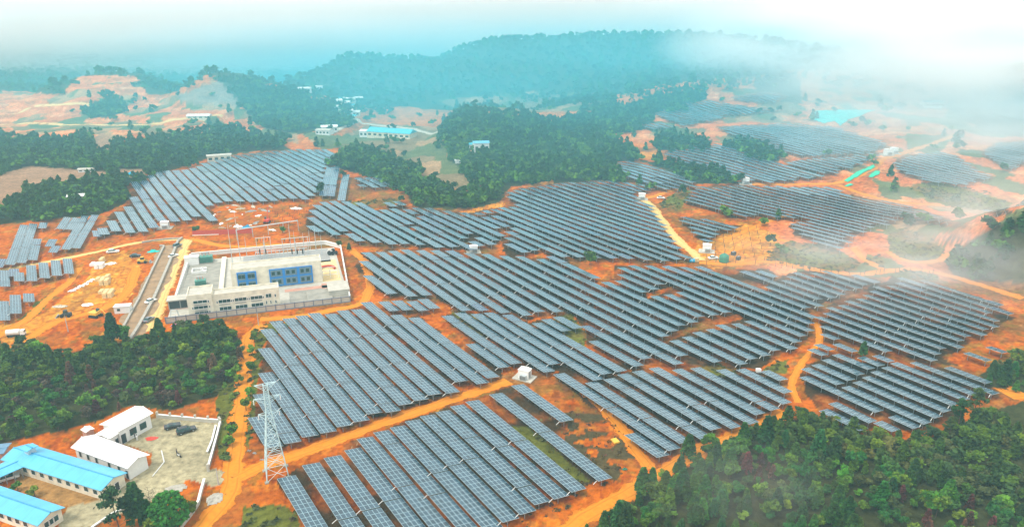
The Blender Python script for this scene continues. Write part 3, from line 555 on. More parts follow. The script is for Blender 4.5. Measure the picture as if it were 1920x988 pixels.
def frame(t):
    dx, dy = (DX, DY) if t['rz'] is None else t['rz']; px, py = dy, -dx
    l = t['n'] * ML / 2; cx, cy = t['x'] + px * 1.9, t['y'] + py * 1.9
    z1 = hz(cx - dx * l, cy - dy * l); z2 = hz(cx + dx * l, cy + dy * l); z0 = hz(cx, cy)
    Xa = Vector((-dx * 2 * l, -dy * 2 * l, z1 - z2)).normalized(); Ya = Vector((px, py, 0)); Za = Xa.cross(Ya)
    if Za.z < 0: Xa = -Xa; Za = Xa.cross(Ya)
    if t['rz'] is not None and t['field'] == LEFT_PH: Ya = Ya * .8
    return Matrix(((Xa.x, Ya.x, Za.x, t['x']), (Xa.y, Ya.y, Za.y, t['y']), (Xa.z, Ya.z, Za.z, (z1 + z2) / 2 * .6 + z0 * .4), (0, 0, 0, 1)))
for t in TABLES:
    t['m'] = frame(t); loc = t['m'].translation; q = project(loc.x, loc.y, loc.z + 2); t['px'], t['py'] = float(q[0]), float(q[1]); t['d'] = (loc - Vector((0, 0, HCAM))).length
    l = t['n'] * ML; ends = [t['m'] @ Vector((s_ * l / 2, yy, zz)) for s_ in (-1, 1) for yy, zz in ((0, HI), (TW * ct, HI - TW * st))]
    pe = np.array([project(e.x, e.y, e.z) for e in ends]); q4 = pe[[0, 1, 3, 2]]; t['area'] = abs(sum(q4[i][0] * q4[i - 1][1] - q4[i - 1][0] * q4[i][1] for i in range(4))) / 2
    vis = (pe[:, 0] > 0) & (pe[:, 0] < 1920) & (pe[:, 1] < 988); t['show'] = t['area'] * vis.mean()
TABLES.sort(key=lambda t: -t['show']); NEAR = TABLES[:300]; FAR = [t for t in TABLES[300:] if -300 < t['px'] < 2250 and t['py'] < 1150]
print('tables', len(TABLES), 'near', len(NEAR), 'far', len(FAR))
ORD = lambda n: {1: 'first', 2: 'second', 3: 'third', 4: 'fourth', 5: 'fifth', 6: 'sixth', 7: 'seventh', 8: 'eighth', 9: 'ninth', 10: 'tenth'}.get(n) or (str(n) + ('th' if 10 < n % 100 < 14 else {1: 'st', 2: 'nd', 3: 'rd'}.get(n % 10, 'th')))
byf = {}
for t in NEAR: byf.setdefault(t['field'], {}).setdefault(t['row'], []).append(t)
for f, rws in byf.items():
    # rows whose tables stand in one line are counted from the left of the block
    for i, k in enumerate(sorted(rws)):
        ts = sorted(rws[k], key=lambda t: -(t['x'] * DX + t['y'] * DY))
        for j, t in enumerate(ts): t['lab'] = (i + 1, j + 1, len(ts))
proto = {}
cb = MB(); cb.bar((0, -.02, HI - .25), (.15, -1.15, HI - .7), .07, 5); duct = cb.mesh('cable_duct', 'white_paint')
def make_table(n, lab, root=None):
    s, r, p = table_meshes(n); root = empty('solar_table', (0, 0, 0))
    link_mesh('module_surface', s, root); link_mesh('rail', r, root)
    k = max(2, round(n * ML / 4.2)); l = n * ML / 2 - .9
    for i in range(k): link_mesh('post', p, root, (-l + 2 * l * i / (k - 1), 0, 0))
    return root
done = []
for t in NEAR:
    n = t['n']
    if n not in proto: proto[n] = o = make_table(n, ''); done.append(o)
    else: o = copy_tree(proto[n]); done.append(o)
    if n >= 12 and t['rz'] is None and not any(q.name.startswith('cable_duct') for q in o.children): link_mesh('cable_duct', duct, o, (n * ML / 2 - .6, 0, 0))
    o.matrix_world = t['m']; i, j, tot = t['lab']
    size = 'long' if n >= 12 else ('shorter' if n >= 7 else 'short')
    lab = f"{size} solar table, {ORD(j) + ' down the' if tot > 1 else 'alone in'} {ORD(i)} row from left, {t['field']}"
    tag(o, lab, 'solar panels', 'solar tables in the ' + t['field'])
# all the smaller looking tables behind, as one object
VV, FF, UU, MI = [], [], [], []; nv = 0
for t in FAR:
    V, Fc, uv = surf_geo(t['n'], math.radians(10 if t['d'] < 300 else (7 if t['d'] < 450 else 3))); V = np.array(V); Fc = np.array(Fc); uv = np.array(uv, float)
    a, b_, c2 = V[Fc[0][0]], V[Fc[0][1]], V[Fc[0][2]]
    if np.cross(b_ - a, c2 - b_)[2] < 0: Fc = Fc[:, ::-1]; uv[:4] = uv[:4][::-1]
    vs2 = [V]; fs = [Fc]; us2 = [uv]; ms = [0, 1, 2, 2, 2, 2]; k0 = len(V)
    for i in range(max(2, round(t['n'] * ML / 5))):
        k = max(2, round(t['n'] * ML / 5)); l = t['n'] * ML / 2 - .8; x = -l + 2 * l * i / (k - 1); r_ = .09
        pv = np.array([(x + a * r_, 1.75 + b2 * r_, z) for z in (-2, HI - 1.75 * st - .1) for a, b2 in ((-1, -1), (1, -1), (1, 1), (-1, 1))])
        vs2.append(pv); fs.append(np.array([(0, 1, 5, 4), (1, 2, 6, 5), (2, 3, 7, 6), (3, 0, 4, 7)]) + k0); us2.append(np.zeros((16, 2)) + .01); ms += [3] * 4; k0 += 8
    V = np.concatenate(vs2); Mx = np.array(t['m']); V = V @ Mx[:3, :3].T + Mx[:3, 3]
    VV.append(V); FF.append(np.concatenate(fs) + nv); UU.append(np.concatenate(us2)); MI += ms; nv += len(V)
if VV:
    o = bpy.data.objects.new('solar_tables', raw_mesh('solar_tables', np.concatenate(VV), np.concatenate(FF), [M['glass'], M['panel_back'], M['steel'], M['galvanised']], mi=MI, uv=np.concatenate(UU))); COL.objects.link(o)
    tag(o, 'hundreds of smaller looking solar tables on the hills behind', 'solar panels', 'distant solar tables', 'stuff')

# ------------------------------------------------------------------ trees
def leaf_mat(name, rough=.85):
    m, t, b = nodes(name); L = t.links; N = t.nodes
    v = N.new('ShaderNodeVertexColor'); v.layer_name = 'tint'; oi = N.new('ShaderNodeObjectInfo')
    h = N.new('ShaderNodeHueSaturation'); r = N.new('ShaderNodeMapRange'); r.inputs['To Min'].default_value = .445; r.inputs['To Max'].default_value = .515; L.new(oi.outputs['Random'], r.inputs['Value'])
    r2 = N.new('ShaderNodeMapRange'); r2.inputs['To Min'].default_value = .42; r2.inputs['To Max'].default_value = 1.08; ml = N.new('ShaderNodeMath'); ml.operation = 'FRACT'; m7 = N.new('ShaderNodeMath'); m7.operation = 'MULTIPLY'; m7.inputs[1].default_value = 7.13
    L.new(oi.outputs['Random'], m7.inputs[0]); L.new(m7.outputs[0], ml.inputs[0]); L.new(ml.outputs[0], r2.inputs['Value'])
    L.new(v.outputs['Color'], h.inputs['Color']); L.new(r.outputs['Result'], h.inputs['Hue']); L.new(r2.outputs['Result'], h.inputs['Value'])
    L.new(h.outputs['Color'], b.inputs['Base Color']); b.inputs['Roughness'].default_value = rough; b.inputs['Specular IOR Level'].default_value = .2
    return m
M['leaf'] = leaf_mat('leaf')
PINE, BROAD, DULL, BROWNT, LIGHT = (.030, .120, .016), (.060, .18, .012), (.075, .11, .030), (.13, .065, .035), (.12, .25, .02)
def crown(n, h, r, kind, col, size, g):
    """leaf quads spread through a crown; returns V (4n,3), tint"""
    if kind == 'pine':            # whorls of boughs, open between
        lev = np.linspace(.28, .97, 9); li = g.integers(0, 9, n); z = lev[li]; prof = np.clip(1 - z, 0, 1) ** .5 * 1.0 + .04
        na = 5 + li % 3; a = (g.integers(0, 99, n) % na) * 2 * np.pi / na + li * 1.3 + g.normal(0, .23, n); q = np.sqrt(g.uniform(.05, 1, n)) * prof
        C = np.stack([np.cos(a) * q * r, np.sin(a) * q * r, (z - .10 * q + g.normal(0, .018, n)) * h], -1)
    elif kind == 'tall':          # clumps on a few limbs of an open pine
        k = 17; cz = g.uniform(.4, .97, k); ca = g.uniform(0, 6.28, k); cq = (1.05 - cz) * g.uniform(.5, 1.3, k) * 1.6; ci = g.integers(0, k, n)
        C = np.stack([np.cos(ca[ci]) * cq[ci] * r, np.sin(ca[ci]) * cq[ci] * r, cz[ci] * h], -1) + g.normal(0, 1, (n, 3)) * np.array([.14, .14, .07]) * r
    elif kind == 'oval':
        d = g.normal(0, 1, (n, 3)); d /= np.linalg.norm(d, axis=1)[:, None]; lump = .86 + .3 * vnoise(d[:, 0] * 2.6 + 9, d[:, 1] * 2.6 + d[:, 2] * 2.2 + 9, 8); q = lump * g.uniform(.8, 1.02, n)
        C = np.stack([d[:, 0] * q * r * (1 - .25 * d[:, 2]), d[:, 1] * q * r * (1 - .25 * d[:, 2]), h * (.56 + .46 * d[:, 2] * q)], -1)
    else:
        k = 9 if kind == 'broad' else 5; cz = g.uniform(.42, .86, k); ca = g.uniform(0, 6.28, k); cq = g.uniform(0, .8, k); ci = g.integers(0, k, n)
        d = g.normal(0, 1, (n, 3)); d /= np.linalg.norm(d, axis=1)[:, None]; rad_ = (.20 + .25 * g.uniform(0, 1, k))[ci] * g.uniform(.55, 1.15, n)
        C = np.stack([np.cos(ca[ci]) * cq[ci] * r, np.sin(ca[ci]) * cq[ci] * r, cz[ci] * h], -1) + d * rad_[:, None] * np.array([r * 1.1, r * 1.1, h * .34])
        if kind == 'shrub': C[:, 2] = np.abs(C[:, 2] - h * .3)
    s = size * g.uniform(.6, 1.3, n)[:, None]; nrm = g.normal(0, 1, (n, 3)) + np.array([0, 0, .9]) + C / (np.linalg.norm(C, axis=1)[:, None] + 1) * .6
    nrm /= np.linalg.norm(nrm, axis=1)[:, None]; t1 = np.cross(nrm, g.normal(0, 1, (n, 3))); t1 /= np.linalg.norm(t1, axis=1)[:, None]; t2 = np.cross(nrm, t1) * .7
    V = np.stack([C - t1 * s - t2 * s, C + t1 * s - t2 * s, C + t1 * s * .7 + t2 * s, C - t1 * s * .7 + t2 * s], 1)
    clump = .62 + .8 * vnoise(C[:, 0] / (r * .5) + 50, C[:, 2] / (r * .5) + C[:, 1] / (r * .6) + 50, 3); tint = np.array(col)[None] * clump[:, None] * g.uniform(.75, 1.25, (n, 1))
    return V.reshape(-1, 3), np.repeat(tint, 4, 0)
def crown_mesh(*a):
    V, tc_ = crown(*a); return raw_mesh('crown', V, np.arange(len(V)).reshape(-1, 4), [M['leaf']], col=tc_)
def trunk_mesh(h, r, lean=.03, limbs=6, g=None, bare=False):
    mb = MB(); p = Vector((0, 0, -.8)); top = h * (.9 if not bare else .75); k = 5; pts = [p]
    for i in range(1, k + 1): pts.append(Vector((g.normal(0, lean) * h * i / k * .5, g.normal(0, lean) * h * i / k * .5, top * i / k)))
    for i in range(k): mb.bar(pts[i], pts[i + 1], r * (1 - .8 * i / k), 6, r2=r * (1 - .8 * (i + 1) / k))
    for i in range(limbs):
        q = pts[1 + i % (k - 1)].lerp(pts[2 + i % (k - 1)], g.uniform(0, 1)); a = g.uniform(0, 6.28); ln = h * g.uniform(.14, .26)
        e = q + Vector((math.cos(a) * ln, math.sin(a) * ln, ln * g.uniform(.3, .9))); mb.bar(q, e, r * .35, 4, r2=r * .1)
        if bare:
            for j in range(5):
                m_ = q.lerp(e, g.uniform(.3, 1)); b2 = m_ + Vector((g.normal(), g.normal(), abs(g.normal()) + .5)) * ln * .35; mb.bar(m_, b2, r * .12, 3, r2=.01)
    return mb.mesh('trunk', 'bark')
g = np.random.default_rng(11)
KINDS = {  # name: (crown kind, height, radius, colour, leaf size, leaves)
 'pine': [('pine', 7.5, 2.3, PINE, .34, 900), ('pine', 6.2, 2.0, (.045, .15, .016), .32, 800), ('pine', 9, 2.6, (.022, .095, .022), .36, 1000)],
 'broad': [('broad', 6.0, 2.9, BROAD, .34, 900), ('broad', 5.0, 2.6, (.09, .21, .015), .32, 800), ('broad', 5.5, 2.6, (.03, .12, .02), .34, 800)],
 'dull': [('broad', 4.6, 2.4, DULL, .33, 520), ('broad', 5.0, 2.3, (.075, .055, .035), .30, 420)],
 'oval': [('oval', 5.6, 2.5, (.035, .13, .012), .27, 1500)],
 'brown': [('pine', 6.8, 1.9, BROWNT, .28, 420)],
 'tall': [('tall', 12, 3.4, (.035, .10, .03), .30, 1300), ('tall', 9.5, 2.4, (.045, .125, .02), .26, 1000)],
 'shrub': [('shrub', 1.6, 1.4, (.12, .17, .025), .26, 260), ('shrub', 1.2, 1.1, (.07, .10, .03), .24, 200)]}
PROTO = {k: [(crown_mesh(n, h, r, ck, col, s, g), trunk_mesh(h, .16 if k != 'tall' else .2, g=g)) for (ck, h, r, col, s, n) in v] for k, v in KINDS.items()}
NAMES = dict(pine='pine_tree', broad='broadleaf_tree', dull='scrub_tree', oval='broadleaf_tree', brown='withered_tree', tall='tall_pine', shrub='shrub')
tree_protos = {}
def tree(kind, vi, x, y, s, label, group=None, rz=None, cat=None, z=None):
    key = (kind, vi)
    if key not in tree_protos:
        r = empty(NAMES[kind], (0, 0, 0)); link_mesh('trunk', PROTO[kind][vi][1], r); link_mesh('crown', PROTO[kind][vi][0], r); tree_protos[key] = r
    else: r = copy_tree(tree_protos[key])
    r.location = (x, y, hz(x, y) if z is None else z); r.rotation_euler = (0, 0, random.uniform(0, 6.28)); r.scale = (s, s, s * random.uniform(.9, 1.12))
    return tag(r, label, cat or ('shrub' if kind == 'shrub' else 'tree'), group)
# where trees stand: jittered grid over the woods
def scatter(x0, x1, y0, y1, step, polys, seed, drop=.08):
    gg = np.random.default_rng(seed); X, Y = np.meshgrid(np.arange(x0, x1, step), np.arange(y0, y1, step)); X = X.ravel() + gg.uniform(-.45, .45, X.size) * step; Y = Y.ravel() + gg.uniform(-.45, .45, Y.size) * step
    Z = height(X, Y); px, py = project(X, Y, Z); k = np.zeros(X.shape, bool)
    wob = np.clip((Y - 260) / 200, 0, 1); jx_ = px + (fbm(X / 14., Y / 14., 55, 3) - .5) * 55 * wob; jy_ = py + (fbm(X / 14., Y / 18., 56, 3) - .5) * 22 * wob
    for q in polys: k |= inpoly(jx_, jy_, q)
    for q in CLEAR: k &= ~inpoly(px, py, q)
    k &= gg.uniform(0, 1, X.size) > drop; return X[k], Y[k], Z[k], px[k], py[k]
FP = FOREST_POLYS
near_sp = []
for nm, sd, st_, (a, b_, c2, d) in (('left', 1, 2.9, (-175, -60, 140, 250)), ('right', 2, 2.7, (-5, 130, 100, 200)), ('right_edge', 3, 3.0, (90, 160, 165, 215))):
    X, Y, Z, px, py = scatter(a, b_, c2, d, st_, [FP[nm]], sd)
    for x, y, z, u, v in zip(X, Y, Z, px, py): near_sp.append((nm, x, y, z, u, v))
near_sp.sort(key=lambda s_: s_[1] ** 2 + s_[2] ** 2)
IND, REST = [], []
cnt = dict(left=0, right=0, right_edge=0); lim = dict(left=210, right=270, right_edge=16)
def pick(nm, x, y):
    n_ = vnoise(x / 14., y / 14., 3) + random.uniform(-.28, .28)
    if nm == 'left': return ('pine', random.randrange(3)) if n_ < .24 else (('broad', random.randrange(3)) if n_ < .72 else (('dull', random.randrange(2)) if n_ < .95 else ('brown', 0)))
    return ('pine', random.randrange(3)) if n_ < .55 else (('broad', random.choice((0, 2, 2, 1))) if n_ < .93 else (('dull', 0) if n_ < 1.02 else ('brown', 0)))
for s_ in near_sp:
    nm = s_[0]
    if -25 < s_[4] < 1950 and s_[5] < 1010 and cnt[nm] < lim[nm]: cnt[nm] += 1; IND.append(s_)
    else: REST.append(s_)
WOOD = dict(left='wood behind the white roofs', right='dense wood at lower right', right_edge='thicket on the right edge')
LOOK = {('pine',0): 'dark green layered pine', ('pine',1): 'small green pine', ('pine',2): 'tall dark pine', ('broad',0): 'rounded green leafy tree', ('broad',1): 'light green leafy tree', ('broad',2): 'dark green leafy tree', ('dull',0): 'dull olive scrub tree', ('dull',1): 'purplish brown scrub tree', ('brown',0): 'withered reddish pine'}
lab_n = {}
items = []
for nm, x, y, z, u, v in IND: items.append((nm, x, y, u, v, pick(nm, x, y)))
items.sort(key=lambda i: (i[0], i[5], i[3]))
for it in items: lab_n.setdefault((it[0], it[5]), []).append(it)
for key, its in lab_n.items():
    for i, (nm, x, y, u, v, (k, vi)) in enumerate(its):
        tree(k, vi, x, y, random.choice((.40, .48, .55, .62, .68, .84)) * random.uniform(.9, 1.1), f"{LOOK[(k, vi)]}, {ORD(i + 1)} from left of its kind, {WOOD[nm]}", 'trees of the ' + WOOD[nm])
# merged woods
def lod(n, size, kind, col, h, r):
    return crown(n, h, r, kind, col, size, g)
def merged(name, pts, lods, label, cat='trees', stretch=1.0):
    Vs, Ts = [], []
    for (x, y, z, s_, tone) in pts:
        V, T = lods[random.randrange(len(lods))]; a = random.uniform(0, 6.28); ca, sa = math.cos(a), math.sin(a)
        W = np.stack([V[:, 0] * ca - V[:, 1] * sa, V[:, 0] * sa + V[:, 1] * ca, V[:, 2] * stretch], -1) * s_ + np.array([x, y, z - .3]); Vs.append(W); Ts.append(T * np.array(tone))
    V = np.concatenate(Vs); o = bpy.data.objects.new(name, raw_mesh(name, V, np.arange(len(V)).reshape(-1, 4), [M['leaf']], col=np.concatenate(Ts))); COL.objects.link(o)
    return tag(o, label, cat, None, 'stuff')
def tone(x, y, s_=22.):
    a = float(vnoise(x / s_, y / s_, 77)); b2 = random.uniform(.75, 1.25); return ((.75 + .9 * a * a) * b2, (.8 + .35 * a) * b2, (.95 - .2 * a) * b2)
LN = [lod(260, .5, 'pine', PINE, 7.2, 2.3), lod(260, .5, 'broad', BROAD, 5.6, 2.7), lod(220, .5, 'broad', DULL, 4.6, 2.4), lod(260, .5, 'broad', (.03, .10, .022), 5.6, 2.7)]
merged('wood', [(x, y, z, random.uniform(.5, .8), tone(x, y)) for (_, x, y, z, u, v) in REST], LN, 'rest of the mixed green woods close to the camera')
LM = [lod(90, .8, 'pine', PINE, 7, 2.4), lod(90, .85, 'broad', BROAD, 5.6, 2.9), lod(90, .85, 'broad', (.03, .09, .03), 6, 2.9)]
X, Y, Z, px, py = scatter(-420, 330, 270, 900, 4.6, [FP[k] for k in ('mid_left', 'centre_band', 'centre_hill', 'mid_right_hill', 'strip', 'clump', 'clump_right', 'rock_hill', 'quarry_trees', 'upper_strip')], 5)
X2, Y2, Z2, _a, _b = scatter(-420, 360, 300, 900, 6.5, [P('-60,150 560,150 560,270 240,270 200,420 -60,420'), P('560,180 1230,180 1230,380 560,380'), P('1230,160 1960,160 1960,520 1430,520 1230,320')], 15, .945)
kk = np.ones(len(X2), bool)
for q in ROWGROUND + YARD: kk &= ~inpoly(_a, _b, q)
X = np.concatenate([X, X2[kk]]); Y = np.concatenate([Y, Y2[kk]]); Z = np.concatenate([Z, Z2[kk]])
merged('wooded_hills', [(x, y, z, random.uniform(.8, 1.25), tone(x, y, 40.)) for x, y, z in zip(X, Y, Z)], LM, 'blue green woods on the hills in the middle distance'); print('mid trees', len(X))
LF = [lod(24, 1.7, 'broad', (.03, .09, .03), 5, 4.4), lod(24, 1.6, 'pine', PINE, 6, 3.8)]
FAR_POLY = [P('-200,0 2100,0 2100,215 1500,150 1440,170 1320,165 1240,176 1180,190 1100,210 1010,205 960,180 820,188 700,215 690,230 640,195 560,170 480,140 400,140 330,178 280,180 250,140 150,142 110,180 50,172 -200,168')]
X, Y, Z, px, py = scatter(-1300, 1300, 600, 2300, 11, FAR_POLY, 6)
merged('forested_ridges', [(x, y, z, random.uniform(.6, 1.45), tone(x, y, 80.)) for x, y, z in zip(X, Y, Z)], LF, 'forest covering the far misty ridges'); print('far trees', len(X))
# low growth in the green patches and among the dirt
X, Y, Z, px, py = scatter(-160, 420, 110, 480, 1.9, GREEN_PATCH, 8, .45)
LS = [lod(26, .34, 'shrub', (.15, .20, .03), 1.1, 1.2), lod(26, .32, 'shrub', (.10, .13, .035), .9, 1.1), lod(22, .3, 'shrub', (.16, .14, .05), .8, 1.0)]
merged('ground_cover', [(x, y, z + .1, random.uniform(.6, 1.3), tone(x, y, 12.)) for x, y, z in zip(X, Y, Z)], LS, 'low bushes and weeds in the green patches', 'undergrowth'); print('cover', len(X))
DIRTS = [P('0,440 1100,380 1900,400 1920,780 1400,860 1100,988 400,988 440,640 0,650')]
X, Y, Z, px, py = scatter(-170, 220, 115, 330, 2.1, DIRTS, 18, .55); k = (fbm(X / 8., Y / 8., 221, 3) > .47)
for q in FP.values(): k &= ~inpoly(px, py, q)
for q in YARD + COURT + [P('300,470 670,450 665,580 300,620')]: k &= ~inpoly(px, py, q)
merged('weeds', [(x, y, z, random.uniform(.25, .6), (random.uniform(.7, 1.2), random.uniform(.6, .95), .8)) for x, y, z in zip(X[k], Y[k], Z[k])], [lod(14, .32, 'shrub', (.13, .13, .03), .9, 1.0), lod(12, .3, 'shrub', (.09, .06, .025), .8, .9)], 'scattered weeds and dry tufts on the orange soil', 'undergrowth'); print('weeds', k.sum())
X, Y, Z, px, py = scatter(-20, 60, 125, 175, 1.5, [P('1060,770 1150,780 1180,830 1190,870 1150,900 1110,880 1060,830'), P('960,850 1100,900 1150,905 1000,990 900,990')], 9, .6)
merged('dry_scrub', [(x, y, z, random.uniform(.5, 1.1), (1.1, .7, .8)) for x, y, z in zip(X, Y, Z)], LS, 'dark dry scrub on the eroded bank', 'undergrowth')
# single trees, each known by its place
def single(kind, vi, px, py, s, label, name=None, **kw):
    w_ = at(px, py); o = tree(kind, vi, w_.x, w_.y, s, label, **kw)
    if name: o.name = name
    return o
single('tall', 0, 226, 1003, .92, 'tall open pine with thin crown beside the concrete yard')
single('pine', 2, 262, 985, 1.1, 'dark slender conifer right of the open pine at the bottom')
single('pine', 0, 280, 984, .9, 'smaller dark conifer against the slender conifer at the bottom')
single('oval', 0, 320, 988, 1.4, 'big rounded dark green tree at the bottom of the yard')
single('broad', 1, 296, 1000, .9, 'light green bush tree below the big rounded tree')
single('broad', 0, 362, 964, .62, 'small leafy tree beside the entrance wall')
single('broad', 1, 34, 920, .52, 'small green courtyard tree nearer the carport')
single('broad', 1, 66, 930, .58, 'small green courtyard tree nearer the blue front roof')
single('broad', 0, 1106, 497, 1.15, 'lone round tree on the path above the big field')
single('pine', 1, 1617, 668, .75, 'lone bushy conifer among the lower right solar tables')
single('tall', 1, 1793, 810, .95, 'left tall pine in front of the lower right tables')
single('tall', 1, 1821, 796, 1.1, 'right tall pine in front of the lower right tables')
single('tall', 1, 1778, 822, .7, 'thin young pine at the foot of the two tall pines')
single('pine', 1, 655, 470, .6, 'small round tree above the substation corner')
single('broad', 0, 636, 464, .6, 'light bush tree left of the small round tree by the substation')
single('broad', 2, 368, 438, .75, 'dark round tree beside the red lattice sheets')
single('broad', 0, 530, 438, .6, 'small bush tree behind the gantries of the substation')
for i, (a, b_) in enumerate([(18, 682), (73, 668), (215, 645), (237, 640), (300, 628), (405, 640), (1290, 858), (1330, 848)]):
    single('broad' if i % 2 else 'pine', i % 3, a, b_, .95 + .1 * (i % 3), ['dark round tree at the left edge of the wood', 'pointed pine on the track side of the wood', 'broad pine overhanging the channel end', 'leafy tree beside the broad pine at the channel end', 'pine right of the channel end', 'bright leafy tree below the substation wall', 'leafy tree at the tip of the right wood', 'second leafy tree at the tip of the right wood'][i])
bt = empty('bare_tree', at(285, 958), 0, 'leafless grey tree behind the conifers at the bottom', 'tree'); link_mesh('trunk', trunk_mesh(7, .12, limbs=16, g=g, bare=True), bt)
for i, (a, b_) in enumerate(sorted([(478, 640), (474, 665), (470, 700), (447, 720), (440, 745), (432, 800), (428, 835), (468, 745), (462, 770), (480, 625), (425, 858), (436, 820), (450, 690)], key=lambda q: q[1])):
    w_ = at(a, b_); tree('broad' if i % 3 else 'shrub', i % 2, w_.x, w_.y, .62 if i % 3 else 1.2, f"green bush beside the left dirt track, {ORD(i + 1)} from the top", 'bushes along the left dirt track', cat='bush')

# ------------------------------------------------------------------ substation compound (own frame: u along its front wall, v away)
S0 = at(311.5, 607); S1 = at(657, 566); SA = math.atan2(S1.y - S0.y, S1.x - S0.x); SZ = hz(S0.x + 25, S0.y + 35) + .05
SEX, SEY = (math.cos(SA), math.sin(SA)), (-math.sin(SA), math.cos(SA))
def sub(u, v, z=0.0): return Vector((S0.x + SEX[0] * u + SEY[0] * v, S0.y + SEX[1] * u + SEY[1] * v, SZ + z))
def suv(px, py, z=0.0):
    dx, dyy, d3 = [float(q) for q in ray(px, py)]; t = (SZ + z - HCAM) / d3; x, y = dx * t - S0.x, dyy * t - S0.y
    return x * SEX[0] + y * SEX[1], x * SEY[0] + y * SEY[1]
SW = math.hypot(S1.x - S0.x, S1.y - S0.y); SV = suv(638.7, 465.6)[1]; SVT = suv(357.7, 482)[1]
pl = MB(); pl.box(0, SW, 0, min(SV, SVT) + 2, -2.5, .1); o = pl.build('substation_pad', 'pale_concrete', None, sub(0, 0), SA); tag(o, kind='structure')
def sbox(name, mats, lab, cat, boxes, group=None):
    mb = MB()
    for b_ in boxes: mb.box(*b_)
    o = mb.build(name, mats, None, sub(0, 0, .1), SA); return tag(o, lab, cat, group)
# yards inside
for nm, q, m in [('gravel_yard', (2.2, 16.5, 20, 62), 'concrete'), ('gravel_yard', (24, SW - 3, 48, 66), 'grey_wall'), ('concrete_yard', (41.5, 56, 1.5, 17), 'concrete'), ('concrete_yard', (SW - 12, SW - 1, 24, 50), 'sand_pack'), ('bare_soil', (40, 56.5, 17, 20), 'brick_pink'), ('bare_soil', (SW - 9, SW - 6.5, 2, 22), 'brick_pink'), ('bare_soil', (1.5, 7, 12, 19), 'brick_pink')]:
    mb = MB(); mb.box(q[0], q[1], q[2], q[3], .1, .14 if 'soil' not in nm else .16); o = mb.build(nm, m, None, sub(0, 0), SA); tag(o, kind='structure')
# front wall: grey frame with pale infill panels
fw = empty('perimeter_wall', sub(0, 0), SA, 'low grey framed wall with pale panels along the substation front', 'wall')
NP = 19; mb = MB(); mb.box(-.1, SW + .1, -.18, .18, -2.0, .35); mb.box(-.1, SW + .1, -.16, .16, 2.05, 2.3)
mb.build('plinth', 'grey_frame', fw)
for i in range(NP + 1):
    mb = MB(); x = SW * i / NP; mb.box(x - .16, x + .16, -.2, .2, .35, 2.45); mb.build('pillar', 'grey_frame', fw)
mb = MB()
for i in range(NP): mb.box(SW * i / NP + .16, SW * (i + 1) / NP - .16, -.07, .07, .35, 2.05)
mb.build('infill_panel', 'pale_concrete', fw)
UL = suv(357.7, 482)[0]; UR = suv(638.7, 465.6)[0]; UC = suv(609, 458)[0]; VC = suv(609, 458)[1]
def wall_line(name, pts, h, th, m, lab, cope=None):
    r = empty(name, sub(0, 0), SA, lab, 'wall'); mb = MB(); mc = MB()
    for (a, b_), (d, e) in zip(pts, pts[1:]):
        L_ = math.hypot(d - a, e - b_); ux, uy = (d - a) / L_, (e - b_) / L_; nx, ny = -uy * th / 2, ux * th / 2
        for B, z0, z1, k in ((mb, -1.5, h, 1), (mc, h + .003, h + .16, 1.5)):
            q = [(a - nx * k, b_ - ny * k), (d - nx * k, e - ny * k), (d + nx * k, e + ny * k), (a + nx * k, b_ + ny * k)]
            n = len(B.v); B.v += [(x, y, z0) for x, y in q] + [(x, y, z1) for x, y in q]
            for f in ((3, 2, 1, 0), (4, 5, 6, 7), (0, 1, 5, 4), (1, 2, 6, 5), (2, 3, 7, 6), (3, 0, 4, 7)): B.f.append(tuple(n + i for i in f)); B.mi.append(0)
    mb.build('wall_body', m, r); mc.build('coping', cope or m, r); return r
wall_line('perimeter_wall', [(.8, 17), (UL, SVT)], 1.3, .4, 'white_paint', 'white wall with pale blue coping down the left side of the substation', 'white_paint')
wall_line('perimeter_wall', [(UL + .3, SVT + .3), (UC, VC), (UR, SV)], 1.6, .5, 'white_paint', 'long white wall along the back of the substation', 'white_paint')
rw = wall_line('perimeter_wall', [(UR, SV - .4), (SW, .4)], 1.6, .3, 'grey_wall', 'grey wall with small white piers down the right side of the substation', 'white_paint')
for i in range(16):
    q = (i + .5) / 16; u = UR + (SW - UR) * q; v = SV - .4 + (.8 - SV) * q; mb = MB(); mb.box(u - .3, u + .3, v - .3, v + .3, 0, 2.0); mb.build('pier', 'white_paint', rw)
wall_line('low_wall', [(16.8, 19), (suv(421, 486)[0], suv(421, 486)[1])], 1.0, 1.2, 'cream_wall', 'broad cream wall between the two yards of the substation')
# front office block
def window(parent, x, y, z, wd, h, n=2, side=True, m='glass_dark', dy=-1):
    mb = MB(); mb.box(x, x + wd, y - .06, y - .003, z, z + h); f = mb.build('window', m, parent)
    fr = MB(); t_ = .09; y0, y1 = y - .13, y - .003
    for q in ((x, x + wd, z, z + t_), (x, x + wd, z + h - t_, z + h), (x, x + t_, z + t_, z + h - t_), (x + wd - t_, x + wd, z + t_, z + h - t_)): fr.box(q[0], q[1], y0, y1, q[2], q[3])
    for i in range(1, n): xx = x + wd * i / n; fr.box(xx - .04, xx + .04, y0 + .02, y1 - .058, z + t_, z + h - t_)
    fr.build('frame', 'white_paint', f); return f
fu0, fv0 = suv(357, 592); fu1 = suv(526, 571)[0]; fv0 = 2.0; FH = 7.3; fd = 6.0; step_u = suv(403, 588)[0]
ob = empty('office_block', sub(0, 0, .1), SA, 'long cream office block with three rows of dark windows behind the front wall', 'building')
mb = MB(); mb.box(fu0, step_u, fv0, fv0 + fd + 3, 0, FH + .8); mb.box(step_u + .003, fu1, fv0 + .4, fv0 + fd, 0, FH); mb.build('wall', 'cream_wall', ob)
